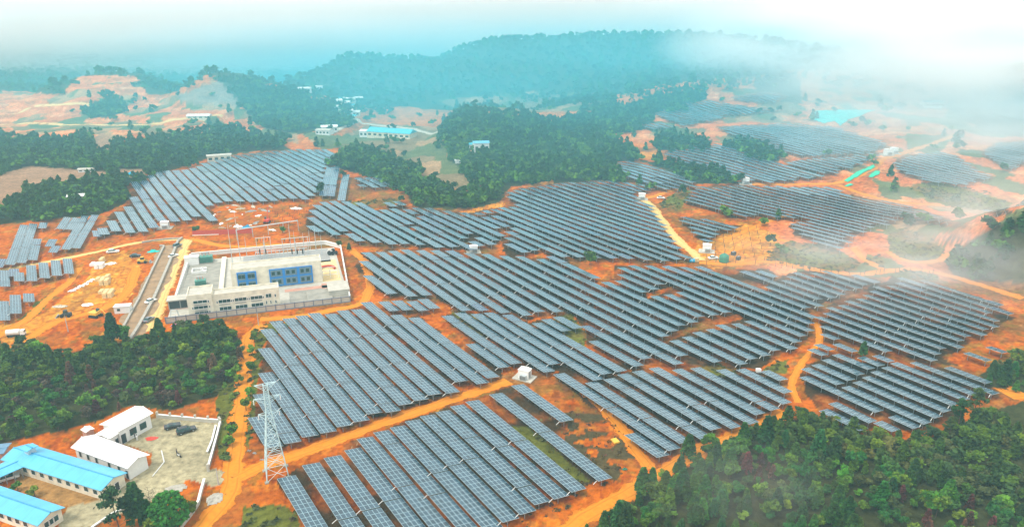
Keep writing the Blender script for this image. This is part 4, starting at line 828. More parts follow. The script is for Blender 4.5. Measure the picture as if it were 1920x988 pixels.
mb = MB(); mb.box(fu0 + .4, step_u - .3, fv0 + .4, fv0 + fd + 2.6, FH + .803, FH + .86); mb.box(step_u + .4, fu1 - .4, fv0 + .8, fv0 + fd - .4, FH + .003, FH + .06); mb.build('roof', 'pale_concrete', ob)
mb = MB()
def parapet(mb, x0, x1, y0, y1, z, h=.5, t_=.25):
    mb.box(x0, x1, y0, y0 + t_, z, z + h); mb.box(x0, x1, y1 - t_, y1, z, z + h); mb.box(x0, x0 + t_, y0 + t_, y1 - t_, z, z + h); mb.box(x1 - t_, x1, y0 + t_, y1 - t_, z, z + h)
parapet(mb, fu0, step_u, fv0, fv0 + fd + 3, FH + .803); parapet(mb, step_u + .003, fu1, fv0 + .4, fv0 + fd, FH + .003); mb.build('parapet', 'cream_wall', ob)
for k, z in enumerate((5.2, 3.1, 1.0)):
    window(ob, fu0 + 1.9, fv0, z, 4.6, 1.2, 3)
    if k < 2:
        mb = MB(); mb.box(fu0 + 2.2, fu0 + 6.2, fv0 - .25, fv0 - .003, z - .55, z - .3); mb.build('window_ledge', 'grey_wall', ob)
for q in (-.9, 4.6):
    window(ob, fu0 + 2.2 + q, fv0, 3.2, .5, .9, 1)
for z in (1.2, 5.2): window(ob, step_u - 1.6, fv0, z, .55, 1.0, 1)
L_ = fu1 - step_u
for i in range(4):
    x = step_u + 1.1 + i * (L_ - 1.0) / 4
    if i < 3:
        for z in (4.2, 1.4): window(ob, x + .8, fv0 + .4, z, 4.1, 1.4, 3)
        window(ob, x + .1, fv0 + .4, 4.3, .5, .9, 1); window(ob, x + 4.9, fv0 + .4, 4.3, .5, .9, 1)
        mb = MB(); mb.box(x + .9, x + 4.6, fv0 + .15, fv0 + .397, 3.6, 3.85); mb.build('window_ledge', 'grey_wall', ob)
    else:
        window(ob, x + .6, fv0 + .4, 4.3, 2.0, 1.6, 2); window(ob, x + .4, fv0 + .4, 1.9, .5, 1.4, 1); window(ob, x + 1.9, fv0 + .4, 1.9, .5, 1.4, 1); window(ob, x + 3.6, fv0 + .4, 4.3, .6, 1.2, 1); window(ob, x + 3.6, fv0 + .4, 1.9, .6, 1.2, 1)
# main hall with blue cladding
hu0 = suv(437.5, 545)[0]; hu1 = suv(606, 530)[0]; hv0 = 24.0; HH = 8.6; hd = max(8, suv(520, 490, HH)[1] - hv0)
hl = empty('switchgear_hall', sub(0, 0, .1), SA, 'big cream hall with two bays of blue cladding in the substation', 'building')
mb = MB(); mb.box(hu0, hu1, hv0, hv0 + hd, 0, HH); mb.build('wall', 'cream_wall', hl)
mb = MB(); mb.box(hu0 + .5, hu1 - .5, hv0 + .5, hv0 + hd - .5, HH + .003, HH + .08); mb.build('roof', 'pale_concrete', hl)
mb = MB(); parapet(mb, hu0, hu1, hv0, hv0 + hd, HH + .003, .45); mb.build('parapet', 'cream_wall', hl)
for a, b_, n in ((suv(448, 545)[0], suv(484, 543)[0], 2), (suv(508, 541)[0], suv(589, 536)[0], 3)):
    mb = MB(); mb.box(a, b_, hv0 - .45, hv0 - .003, .4, HH - 1.1); cl = mb.build('blue_bay', 'blue_cladding', hl); wd = (b_ - a) / n
    for i in range(n):
        for z in (.9, 4.4):
            mb = MB(); mb.box(a + wd * i + .5, a + wd * (i + 1) - .5, hv0 - .52, hv0 - .453, z, z + 2.8); pn = mb.build('recess', mat('grey_blue', (.12, .20, .26), rough=.3) if 'grey_blue' not in M else M['grey_blue'], cl)
            for xx in (.28, .66):
                mb = MB(); mb.box(a + wd * i + wd * xx - .6, a + wd * i + wd * xx + .6, hv0 - .58, hv0 - .523, z + .7, z + 2.1); mb.build('window', 'glass_dark', pn)
# equipment
def transformer(u, v, s=1.0, lab='', big=True):
    r = empty('transformer', sub(u, v, .14), SA, lab, 'transformer'); mb = MB(); mb.box(-2.2 * s, 2.2 * s, -1.3 * s, 1.3 * s, .3, 2.6 * s); mb.build('tank', 'green_steel', r, bevel=.05)
    for sx in (-1, 1):
        mb = MB()
        for i in range(9): mb.box(-1.9 * s + i * .45 * s, -1.75 * s + i * .45 * s, sx * 1.32 * s, sx * 1.9 * s, .5, 2.4 * s) if sx > 0 else mb.box(-1.9 * s + i * .45 * s, -1.75 * s + i * .45 * s, -1.9 * s, -1.32 * s, .5, 2.4 * s)
        mb.build('radiator', 'green_steel', r)
    mb = MB(); mb.bar((-1.6 * s, .9 * s, 3.4 * s), (1.2 * s, .9 * s, 3.4 * s), .42 * s, 10); mb.build('conservator', 'galvanised', r)
    for i in range(3): mb = MB(); mb.lathe([(.16, 2.6 * s), (.22, 2.9 * s), (.12, 3.1 * s), (.2, 3.3 * s), (.1, 3.6 * s), (.16, 3.8 * s), (.05, 4.2 * s)], 8, -1.2 * s + i * 1.2 * s, -.4 * s); mb.build('bushing', 'brick_pink', r)
    mb = MB(); mb.box(-2.6 * s, 2.6 * s, -2 * s, 2 * s, 0, .3); mb.build('plinth', 'concrete', r); return r
u, v = suv(388, 492); transformer(u, v, 1.15, 'large green and grey transformer at the back corner of the left yard')
u, v = suv(377, 535); transformer(u, v, .9, 'green transformer at the front of the left substation yard')
def cabin(px, py, s, rz, lab, cat='cabin', slab=True, base=None):
    w_ = at(px, py); r = empty('inverter_cabin', w_, rz, lab, cat, 'white inverter cabins in the fields')
    if slab: mb = MB(); mb.box(-3.4 * s, 2.9 * s, -2.3 * s, 2.3 * s, -1.2, .35); mb.build('plinth', 'pale_concrete', r)
    mb = MB(); mb.box(-1.9 * s, 1.5 * s, -1.2 * s, 1.2 * s, .36, 3.0 * s); mb.build('body', 'white_paint', r, bevel=.04)
    mb = MB(); mb.prism([(-2.0 * s, 3.0 * s + .003), (1.6 * s, 3.0 * s + .003), (1.6 * s, 3.12 * s), (-.2 * s, 3.35 * s), (-2.0 * s, 3.12 * s)], -1.3 * s, 1.3 * s); mb.build('roof', 'white_paint', r)
    mb = MB(); mb.box(-.9 * s, 1.1 * s, -2.1 * s, -1.21 * s, .36, 1.9 * s); mb.build('transformer_box', 'steel', r, bevel=.03)
    fn = MB()
    for i in range(7): fn.box(-.8 * s + i * .28 * s, -.68 * s + i * .28 * s, -2.3 * s, -2.103 * s, .5, 1.7 * s)
    fn.build('cooling_fin', 'grey_wall', r); mb = MB(); mb.box(1.503 * s, 1.54 * s, -.7 * s, .5 * s, .5, 2.6 * s); mb.build('door', 'grey_wall', r); return r
u, v = suv(376, 478 + 18)
w_ = sub(*suv(377, 497)); mb = MB(); mb.box(-2.8, 2.8, -1.6, 1.6, 0, 3.4); mb.box(-2.9, 2.9, -1.7, 1.7, 3.403, 3.6); tag(mb.build('control_kiosk', 'white_paint', None, w_ + Vector((-4, 1, .1)), SA), 'white kiosk beside the large back transformer', 'kiosk')
u, v = suv(371, 510); mb = MB(); mb.box(-1.8, 1.8, -2.4, -2.0, 0, 1); mb.box(-1.8, 1.8, 2.0, 2.4, 0, 1); mb.box(-2.2, -1.8, -2.4, 2.4, 0, 1); mb.box(1.8, 2.2, -2.4, 2.4, 0, 1); o = mb.build('oil_pit', 'white_paint', None, sub(u, v, .14), SA); tag(o, 'white rimmed rectangular pit in the left substation yard', 'pit')
for i, (a, b_) in enumerate([(382, 507), (382, 512)]):
    u, v = suv(a, b_); mb = MB(); mb.box(-1.1, 1.1, -.6, .6, 0, .9); mb.box(-1.2, 1.2, -.7, .7, .903, 1.0); tag(mb.build('cable_box', 'white_paint', None, sub(u, v, .14), SA), ['farther', 'nearer'][i] + ' white cable box beside the rimmed pit', 'cable box')
# gantries and busbar rows
def gantry(u0, u1, v, h, lab):
    r = empty('gantry', sub(0, 0, .14), SA, lab, 'gantry'); 
    for x in (u0, (u0 + u1) / 2, u1): mb = MB(); mb.bar((x, v, 0), (x, v, h), .16, 6, r2=.12); mb.build('post', 'steel', r)
    mb = MB(); mb.bar((u0 - .3, v, h), (u1 + .3, v, h), .14, 6); mb.build('beam', 'steel', r)
    for k in range(5): x = u0 + (u1 - u0) * (k + .5) / 5; mb = MB(); mb.lathe([(.05, h - 1.5), (.18, h - 1.4), (.08, h - 1.2), (.18, h - 1.0), (.08, h - .8), (.18, h - .6), (.05, h - .15)], 6, x, v); mb.build('insulator', 'dark_metal', r)
    return r
for a, b_, y0, h, lab in [(533, 581, 488, 9.5, 'steel gantry at the back of the substation, right one'), (484, 510, 482, 8.5, 'steel gantry at the back of the substation, left one')]:
    (u0, v0), (u1, v1) = suv(a, y0), suv(b_, y0); gantry(u0, u1, v0, h, lab)
for i, a in enumerate((489, 500, 549, 559, 569)):
    u, v = suv(a, 486); r = empty('circuit_breaker', sub(u, v, .14), SA, f'dark insulator post on steel stand, {ORD(i + 1)} from the left behind the hall', 'breaker', 'insulator posts behind the hall')
    mb = MB(); mb.bar((0, 0, 0), (0, 0, 2.2), .22, 4); mb.build('stand', 'steel', r); mb = MB(); mb.lathe([(.12, 2.2), (.34, 2.5), (.18, 2.7), (.34, 3.0), (.18, 3.2), (.34, 3.5), (.12, 4.6)], 8); mb.build('insulator', 'black', r)
u0, v0 = suv(480, 488); u1, _ = suv(578, 482)
r = empty('busbar_rack', sub(0, 0, .14), SA, 'long low steel busbar rack behind the hall', 'busbar rack'); mb = MB()
for k in range(14): x = u0 + (u1 - u0) * k / 13; mb.bar((x, v0 + 1.5, 0), (x, v0 + 1.5, 2.4), .09); mb.bar((x, v0 + 3.2, 0), (x, v0 + 3.2, 2.4), .09); mb.bar((x, v0 + 1.2, 2.4), (x, v0 + 3.5, 2.4), .08)
mb.build('stand', 'steel', r); mb = MB()
for q in (1.5, 2.3, 3.2): mb.bar((u0, v0 + q, 2.6), (u1, v0 + q, 2.6), .07)
mb.build('busbar', 'steel', r)
def mast(px, py, top, lab, grp='tall lightning masts of the substation'):
    w_ = at(px, py); dx, dyy, d3 = [float(q) for q in ray(px, top)]; h = HCAM + d3 * (w_.y / dyy) - w_.z; r = empty('lightning_mast', w_, 0, lab, 'mast', grp)
    mb = MB(); mb.bar((0, 0, -.5), (0, 0, h * .5), .17, 6, r2=.13); mb.bar((0, 0, h * .5), (0, 0, h * .85), .13, 6, r2=.08); mb.build('pole', 'steel', r)
    mb = MB(); mb.bar((0, 0, h * .85), (0, 0, h), .06, 5, r2=.03); mb.build('rod', 'steel', r)
for i, (a, b_, t_) in enumerate([(437, 500, 418), (451, 487, 398), (463, 480, 444), (498, 476, 440), (546, 470, 415), (554, 470, 432), (593, 470, 422), (604, 478, 440), (571, 475, 436), (582, 468, 430)]):
    mast(a, b_, t_, f'thin steel lightning mast, {ORD(i + 1)} from the left of the substation masts')
# long pale beam of the outer gantry behind the wall
w1, w2 = at(445, 450), at(560, 432); r = empty('outer_gantry', (0, 0, 0), 0, 'long pale horizontal gantry beam standing behind the back wall', 'gantry'); mb = MB()
mb.bar(w1 + Vector((0, 0, 5)), w2 + Vector((0, 0, 5)), .28, 4); mb.build('beam', 'steel', r)
for k in range(5): q = w1.lerp(w2, k / 4); mb = MB(); mb.bar((q.x, q.y, hz(q.x, q.y) - .5), q + Vector((0, 0, 4.9)), .2, 6); mb.build('post', 'steel', r)
# corner shed with roof rack
u, v = suv(322, 583); r = empty('pump_shed', sub(u, max(v, 4), .1), SA, 'small grey shed with dark open front at the left corner of the substation', 'shed'); mb = MB(); mb.box(-1, 6.5, 1, 5.5, 0, 3.4); mb.build('wall', 'grey_wall', r); mb = MB(); mb.box(-1.4, 6.9, .6, 6, 3.403, 3.65); mb.build('roof', 'pale_concrete', r)
mb = MB(); mb.box(-.6, 2.8, .9, .997, .4, 3.0); mb.box(3.2, 6.2, .9, .997, .4, 3.0); mb.build('opening', 'dark_metal', r)
u, v = suv(323, 600); r = empty('steel_rack', sub(u + 1, max(v, 1.2), .1), SA, 'small pale steel frame in front of the corner shed', 'steel frame'); mb = MB()
for x in (-1.6, 1.6):
    for y in (-.6, .8): mb.bar((x, y, 0), (x * .55, y * .5, 3.6), .09)
for z in (1.2, 2.4, 3.6): k = 1 - .45 * z / 3.6; mb.bar((-1.6 * k, 0, z), (1.6 * k, 0, z), .07)
mb.build('lattice', 'steel', r)
# red curved pipe and small plots right of the hall
u, v = suv(614, 506); mb = MB(); 
for k in range(8):
    a0, a1 = math.pi * (.95 - k * .13), math.pi * (.95 - (k + 1) * .13); mb.bar((3 * math.cos(a0), 3 * math.sin(a0), .6), (3 * math.cos(a1), 3 * math.sin(a1), .6), .55, 6)
tag(mb.build('curved_pipe', 'red_tarp', None, sub(u, v, .1), SA), 'red curved pipe cover right of the hall', 'pipe')
u, v = suv(606, 524); r = empty('scaffold', sub(u, v, .1), SA, 'open pale frame of scaffold beside the red pipe', 'scaffold'); mb = MB()
for x in (0, 3, 6):
    for y in (0, 4): mb.bar((x, y, 0), (x, y, 3.5), .1)
for z in (1.7, 3.5):
    for y in (0, 4): mb.bar((0, y, z), (6, y, z), .1)
mb.build('tube', 'white_paint', r)
u, v = suv(630, 545); mb = MB(); mb.box(-3, 4.5, -7, 2, 0, 2.6); mb.box(-3.2, 4.7, -7.2, 2.2, 2.603, 2.8); tag(mb.build('water_tank_block', 'pale_concrete', None, sub(u, max(v, 9), .1), SA), 'square pale concrete tank at the right front of the substation', 'tank')
u, v = suv(601, 556); mb = MB(); mb.box(-5, 4.2, -6, 5, 0, .9); tag(mb.build('foundation_slab', 'concrete', None, sub(u, max(v, 9), .1), SA), 'bare concrete foundation slab left of the square tank', 'foundation')
u, v = suv(627, 476); r = empty('cable_drum_pile', sub(u, v, .15), SA, 'pile of black and white fittings in the far right corner of the substation', 'pile')
for k in range(7): mb = MB(); mb.lathe([(.9, -.35), (.9, -.25), (.4, -.25), (.4, .25), (.9, .25), (.9, .35)], 10); o = mb.build('drum', ['black', 'white_paint', 'dark_metal'][k % 3], r, (random.uniform(-3, 3), random.uniform(-2, 2), .9), 0); o.rotation_euler = (1.4, .2 * k, k)

# ------------------------------------------------------------------ white and blue roofed buildings at lower left
def quad_building(name, px4, h, rise, wall_m, roof_m, lab, over=.6, windows=(), doors=(), ridge_along=True, cat='building', openside=None, floor_z=None):
    """px4: eave corners in the photo in order near-left, near-right, far-right, far-left at height h"""
    zb = floor_z if floor_z is not None else at(px4[1][0], px4[1][1] + 6).z
    def up(px, py):
        dx, dyy, d3 = [float(q) for q in ray(px, py)]; t = (zb + h - HCAM) / d3; return Vector((dx * t, dyy * t, 0))
    W = [up(*q) for q in px4]; ctr = sum(W, Vector((0, 0, 0))) / 4; ex = ((W[1] - W[0]) + (W[2] - W[3])).normalized(); ey = Vector((-ex.y, ex.x, 0)); rz = math.atan2(ex.y, ex.x)
    lx = ((W[1] - W[0]).length + (W[2] - W[3]).length) / 2; ly = abs(((W[3] - W[0]).dot(ey) + (W[2] - W[1]).dot(ey)) / 2)
    r = empty(name, (ctr.x, ctr.y, zb), rz, lab, cat); X, Y = lx / 2, ly / 2; x, y = X - over, Y - over
    if wall_m:
        mb = MB(); mb.box(-x, x, -y, y, -1, h - .12); k = len(mb.v)
        for sx in (-1, 1): mb.poly([(sx * x, -y, h - .121), (sx * x, y, h - .121), (sx * x, 0, h + rise * (1 - over / Y) - .16)] if sx > 0 else [(sx * x, y, h - .121), (sx * x, -y, h - .121), (sx * x, 0, h + rise * (1 - over / Y) - .16)])
        mb.build('wall', wall_m, r)
    t_ = .14
    for s_ in (-1, 1):
        mb = MB(); P0 = [(-X, s_ * Y, h), (X, s_ * Y, h), (X, 0, h + rise), (-X, 0, h + rise)]; 
        if s_ < 0: mb.poly(P0); mb.poly([(a, b_, c2 - t_) for a, b_, c2 in P0][::-1])
        else: mb.poly(P0[::-1]); mb.poly([(a, b_, c2 - t_) for a, b_, c2 in P0])
        mb.poly([(-X, s_ * Y, h - t_), (X, s_ * Y, h - t_), (X, s_ * Y, h), (-X, s_ * Y, h)]); mb.poly([(X, s_ * Y, h - t_), (X, 0, h + rise - t_), (X, 0, h + rise), (X, s_ * Y, h)]); mb.poly([(-X, s_ * Y, h - t_), (-X, 0, h + rise - t_), (-X, 0, h + rise), (-X, s_ * Y, h)])
        mb.build('roof_slope', roof_m, r, uvfn=lambda V: V[:, :2])
    mb = MB(); mb.bar((-X, 0, h + rise + .01), (X, 0, h + rise + .01), .16, 6); mb.build('ridge_cap', 'roof_edge' if roof_m == 'blue_roof' else roof_m, r, uvfn=lambda V: V[:, :2])
    for (side, a, z, wd, hh, kind) in windows:
        # side: front (-y), back, right(+x)
        mb = MB(); fr = MB(); e = .08
        if side in ('front', 'back'):
            s_ = -1 if side == 'front' else 1; xx = -x + a * 2 * x; y0, y1 = sorted((s_ * (y + .02), s_ * (y + .06))); mb.box(xx, xx + wd, y0, y1, z, z + hh); f0, f1 = sorted((s_ * (y + .003), s_ * (y + .1)))
            for q in ((xx - e, xx + wd + e, z - e, z), (xx - e, xx + wd + e, z + hh, z + hh + e), (xx - e, xx, z, z + hh), (xx + wd, xx + wd + e, z, z + hh)): fr.box(q[0], q[1], f0, f1, q[2], q[3])
        else:
            s_ = 1 if side == 'right' else -1; yy = -y + a * 2 * y; x0, x1 = sorted((s_ * (x + .02), s_ * (x + .06))); mb.box(x0, x1, yy, yy + wd, z, z + hh); f0, f1 = sorted((s_ * (x + .003), s_ * (x + .1)))
            for q in ((yy - e, yy + wd + e, z - e, z), (yy - e, yy + wd + e, z + hh, z + hh + e), (yy - e, yy, z, z + hh), (yy + wd, yy + wd + e, z, z + hh)): fr.box(f0, f1, q[0], q[1], q[2], q[3])
        f = mb.build(kind, 'glass_dark' if kind == 'window' else 'dark_metal', r); fr.build('frame', 'white_paint', f)
    if openside:
        for k in range(openside): xx = -x + 2 * x * k / (openside - 1); mb = MB(); mb.bar((xx, -y, -1), (xx, -y, h - .15), .1, 6); mb.build('column', 'galvanised', r)
    return r
YZ = at(330, 850).z
for q in (0,):
    quad_building('white_house', [(132.5,838.5),(238.3,878),(281.5,852),(176,814)], 3.6, 1.1, 'white_paint', 'white_roof', 'long white roofed house running beside the blue roof, nearer wing', windows=[('front', a, 1.2, .9, 1.5, 'window') for a in (.07, .22, .38, .62, .80)] + [('front', .94, .05, .9, 2.3, 'door'), ('back', .78, .05, 1.0, 2.2, 'door')], floor_z=YZ)
    quad_building('white_house', [(222.9,808.7),(287.3,773),(252.7,761.5),(183.5,796)], 4.3, .9, 'white_paint', 'white_roof', 'taller white roofed house with dark windows facing the yard', windows=[('front', .03, .05, 1.3, 2.6, 'door'), ('front', .30, 1.0, 1.9, 1.9, 'window'), ('front', .62, 1.0, 1.9, 1.9, 'window')], floor_z=YZ)
    quad_building('white_annex', [(205,823),(224,810.5),(199,802),(177,814)], 3.3, .5, 'white_paint', 'white_roof', 'low white roofed link between the two white houses', over=.3, floor_z=YZ, windows=[('front', .5, .05, .9, 2.1, 'door')])
    quad_building('blue_house', [(-6,859),(188.8,920),(239.8,885.5),(60,833)], 3.1, 1.1, 'cream_wall', 'blue_roof', 'long blue roofed building beside the white house', windows=[('front', .1 + .09 * k, 1.1, 1.3, 1.2, 'window') for k in range(10)] + [('right', .55, .05, 1.0, 2.1, 'door')], floor_z=YZ)
    quad_building('raised_roof', [(36.6,841),(49,846),(73,836),(62,830)], 5.4, .25, 'steel', 'blue_roof', 'small raised blue roof at the far end of the long blue building', over=.5, floor_z=YZ)
    quad_building('carport', [(-40,912),(47.6,872.7),(24,859),(-62,895)], 3.0, .3, None, 'blue_roof', 'open blue roofed carport at the left edge', openside=6, floor_z=YZ)
    quad_building('blue_house', [(-60,940),(72,986),(120.7,950),(-50,893)], 3.1, 1.1, 'cream_wall', 'blue_roof', 'blue roofed building in the bottom left corner', windows=[('front', .4 + .1 * k, 1.1, 1.3, 1.2, 'window') for k in range(5)] + [('right', .2 + .2 * k, 1.0, 1.1, 1.3, 'window') for k in range(3)], floor_z=YZ)
    quad_building('shed', [(-25,856),(-5,848),(30.6,831),(8,828)], 2.8, .2, 'brick_pink', 'slate_roof', 'slate blue roofed shed above the blue buildings', openside=3, floor_z=YZ)
    quad_building('trailer_hut', [(152,806.5),(163,811),(175,802.5),(166.5,795.5)], 2.4, .25, 'brick_pink', 'white_roof', 'small white roofed hut on bare soil behind the white houses', over=.2, floor_z=at(163, 814).z)
# yard walls
def px_wall(name, pts, h, th, m, lab, posts=None, cope='white_paint', z=None):
    cope = m if m == 'retaining_stone' else cope
    r = empty(name, (0, 0, 0), 0, lab, 'wall'); mb = MB(); mc = MB(); W = [at(*q) for q in pts]
    for a, b_ in zip(W, W[1:]):
        n_ = max(1, int((b_ - a).length / 4))
        for i in range(n_):
            p, q = a.lerp(b_, i / n_), a.lerp(b_, (i + 1) / n_); d = Vector((q.x - p.x, q.y - p.y, 0)).normalized(); nn = Vector((-d.y, d.x, 0)) * th / 2
            z1, z2 = hz(p.x, p.y), hz(q.x, q.y)
            for B, lo, hi, k in ((mb, -1.2, h, 1), (mc, h + .003, h + .15, 1.6)):
                c4 = [p - nn * k, q - nn * k, q + nn * k, p + nn * k]; zz = [z1, z2, z2, z1]; n0 = len(B.v)
                B.v += [(v_.x, v_.y, zz[j] + lo) for j, v_ in enumerate(c4)] + [(v_.x, v_.y, zz[j] + hi) for j, v_ in enumerate(c4)]
                for f in ((3, 2, 1, 0), (4, 5, 6, 7), (0, 1, 5, 4), (1, 2, 6, 5), (2, 3, 7, 6), (3, 0, 4, 7)): B.f.append(tuple(n0 + i2 for i2 in f)); B.mi.append(0)
    mb.build('wall_body', m, r); mc.build('coping', cope, r)
    for q in (posts or []):
        w_ = at(*q); mb = MB(); mb.box(w_.x - .25, w_.x + .25, w_.y - .25, w_.y + .25, w_.z - .5, w_.z + h + .9); mb.build('pillar', 'pale_concrete', r)
    return r
px_wall('yard_wall', P('296,783 340,787 385,791 413,793'), 1.0, .3, 'pale_concrete', 'low wall with pillars along the back of the concrete yard', P('296,783 320,785 343,787 367,789 391,791 412,793'))
px_wall('yard_wall', P('414,795 408,820 400,850 391,882'), 1.1, .3, 'concrete', 'outer wall down the right side of the concrete yard', P('414,796 391,883'))
px_wall('yard_kerb', P('405,800 398,828 389,850'), .5, .3, 'pale_concrete', 'low kerb wall just inside the right yard wall')
px_wall('entrance_wall', P('384,904 378,925 373,945 360,965 340,990'), 1.0, .35, 'pale_concrete', 'white topped wall running down from the yard entrance')
px_wall('garden_kerb', P('172,990 210,964 245,948 262,940'), .25, .3, 'pale_concrete', 'pale kerb between the yard and the trees at the bottom')
mb = MB(); A_, B_, C_ = at(303, 845) , at(308, 866), at(286, 893)
for p, q in ((A_, B_), (B_, C_)): mb.bar(p + Vector((0, 0, .12)), q + Vector((0, 0, .12)), .14, 4)
tag(mb.build('white_pipe', 'white_paint'), 'bent white pipe lying on the concrete yard', 'pipe')
# channel with stone walls
L1 = P('342,448 334,454 316,500 290,560 262,612 244,640'); L2 = P('300,462 308,463 285,510 262,560 240,600 228,622')
px_wall('retaining_wall', L1, .9, .6, 'retaining_stone', 'long stone retaining wall along the cream road')
px_wall('retaining_wall', L2, .7, .45, 'retaining_stone', 'inner stone wall of the channel beside the building site')
px_wall('retaining_wall', P('266,456 290,452 318,449 342,448'), .6, .45, 'retaining_stone', 'short curved stone wall at the head of the channel')
strip('channel_bed', P('322,458 312,490 290,535 262,590 236,636'), 9.5, 'track', .09).data.materials[0] = M['channel_mud']

# ------------------------------------------------------------------ lattice tower
tw = at(519, 889); TH = 24.0; tr = empty('lattice_tower', tw, math.radians(24), 'tall pale steel lattice transmission tower beside the dirt track', 'pylon')
def half(z): return 2.5 + (.55 - 2.5) * min(z / 17.5, 1) if z < 17.5 else .55 - .1 * (z - 17.5) / 7
levels = [0, 3.6, 6.6, 9.3, 11.7, 13.8, 15.7, 17.5, 19.2, 20.9, 22.6, TH]
for sx, sy in ((-1, -1), (1, -1), (1, 1), (-1, 1)):
    mb = MB()
    for a, b_ in zip(levels, levels[1:]): mb.bar((sx * half(a), sy * half(a), a - (.4 if a == 0 else 0)), (sx * half(b_), sy * half(b_), b_), .12, 4)
    mb.build('leg', 'tower_steel', tr); mb = MB(); mb.box(sx * 2.5 - .45, sx * 2.5 + .45, sy * 2.5 - .45, sy * 2.5 + .45, -1, .3); mb.build('footing', 'concrete', tr)
for ax in range(4):
    mb = MB(); rot = [(-1, -1, 1, -1), (1, -1, 1, 1), (1, 1, -1, 1), (-1, 1, -1, -1)][ax]
    for a, b_ in zip(levels, levels[1:]):
        p, q = half(a), half(b_); mb.bar((rot[0] * p, rot[1] * p, a), (rot[2] * q, rot[3] * q, b_), .06, 4); mb.bar((rot[2] * p, rot[3] * p, a), (rot[0] * q, rot[1] * q, b_), .06, 4); mb.bar((rot[0] * q, rot[1] * q, b_), (rot[2] * q, rot[3] * q, b_), .06, 4)
        if b_ < 10:
            m_ = (p + q) / 2; z = (a + b_) / 2; mb.bar((rot[0] * m_, rot[1] * m_, z), (rot[2] * m_, rot[3] * m_, z), .045, 4)
    mb.build('bracing', 'tower_steel', tr)
for z, ln in ((16.6, 2.3), (20.6, 2.9), (TH, 2.4)):
    for s_ in (-1, 1):
        mb = MB(); e = (s_ * ln, 0, z + .15); hh = half(z)
        for sy in (-1, 1): mb.bar((s_ * hh, sy * hh, z), e, .07, 4); mb.bar((s_ * half(z - 1.4), sy * half(z - 1.4), z - 1.2), e, .055, 4)
        arm = mb.build('cross_arm', 'tower_steel', tr)
        if z < 22:
            mb = MB(); mb.lathe([(.03, z), (.14, z - .2), (.06, z - .4), (.14, z - .6), (.06, z - .8), (.14, z - 1.0), (.03, z - 1.3)], 6, s_ * ln, 0); mb.build('insulator', 'white_paint', arm)

# ------------------------------------------------------------------ vehicles and machines
def car(px, py, rz, m, lab, cat='car', L_=4.5, H_=1.5, suv_=False, z=None):
    w_ = at(px, py); r = empty('parked_car', w_ + Vector((0, 0, .08 if z is None else z)), rz, lab, cat); h = H_; W_ = 1.8
    mb = MB(); prof = [(-L_ / 2, .35), (-L_ / 2, .8), (-L_ / 2 + .25, .95), (L_ * .2, .98), (L_ / 2 - .3, .85), (L_ / 2, .7), (L_ / 2, .35)]; mb.prism(prof, -W_ / 2, W_ / 2); mb.build('body', m, r, bevel=.08)
    mb = MB(); b0, b1, t0, t1 = -L_ / 2 + (.15 if suv_ else .7), L_ * .24, -L_ / 2 + (.5 if suv_ else 1.2), L_ * .06
    n = 0; V = [(b0, -.82, .94), (b1, -.82, .94), (b1, .82, .94), (b0, .82, .94), (t0, -.62, h), (t1, -.62, h), (t1, .62, h), (t0, .62, h)]; mb.v += V
    for f in ((0, 1, 5, 4), (1, 2, 6, 5), (2, 3, 7, 6), (3, 0, 4, 7), (3, 2, 1, 0)): mb.f.append(f); mb.mi.append(0)
    mb.build('windows', 'glass_dark', r); mb = MB(); mb.box(t0 - .02, t1 + .02, -.64, .64, h + .003, h + .05); mb.build('roof', m, r, bevel=.02)
    for sx in (-1, 1):
        for sy in (-1, 1): mb = MB(); mb.bar((sx * L_ * .31, sy * .78 - .1, .34), (sx * L_ * .31, sy * .78 + .1, .34), .34, 14); wl = mb.build('wheel', 'tyre', r); mb = MB(); yy = sy * .78 + sy * .105; mb.bar((sx * L_ * .31, yy - .004, .34), (sx * L_ * .31, yy + .004, .34), .19, 10); mb.build('rim', 'steel', wl)
    for sy in (-.62, .62): mb = MB(); mb.box(L_ / 2 - .01, L_ / 2 + .03, sy - .18, sy + .18, .6, .76); mb.build('headlight', 'white_paint', r); mb = MB(); mb.box(-L_ / 2 - .03, -L_ / 2 + .01, sy - .18, sy + .18, .65, .85); mb.build('tail_light', 'red_paint', r)
    return r
car(350, 810, math.radians(35), 'car_black', 'black car parked in the open concrete yard', suv_=True, L_=4.8, H_=1.65)
car(324, 802, math.radians(28), 'car_black', 'smaller dark car farther back in the concrete yard', L_=4.0, H_=1.2)
car(16, 899, math.radians(35), 'car_white', 'white car under the edge of the blue carport')
car(283, 567, math.radians(68), 'car_white', 'white car driving on the cream road')
car(279.5, 602, math.radians(80), 'car_grey', 'dark grey car at the lower end of the cream road')
car(325.5, 482, math.radians(60), 'car_white', 'small white car at the top of the cream road')
car(333, 463, math.radians(75), 'car_grey', 'grey van beside the head of the stone channel', 'van', 4.8, 1.9, True)
car(212, 474, math.radians(15), 'car_white', 'white pickup on the building site near the far track', 'pickup', 5.2, 1.6)
car(254, 482, math.radians(15), 'car_black', 'dark car on the building site behind the loader')
car(1337, 486, math.radians(10), 'car_white', 'white car beside the round green tank')
car(1239, 373, math.radians(0), 'car_white', 'tiny white car by the cabin on the dome track')
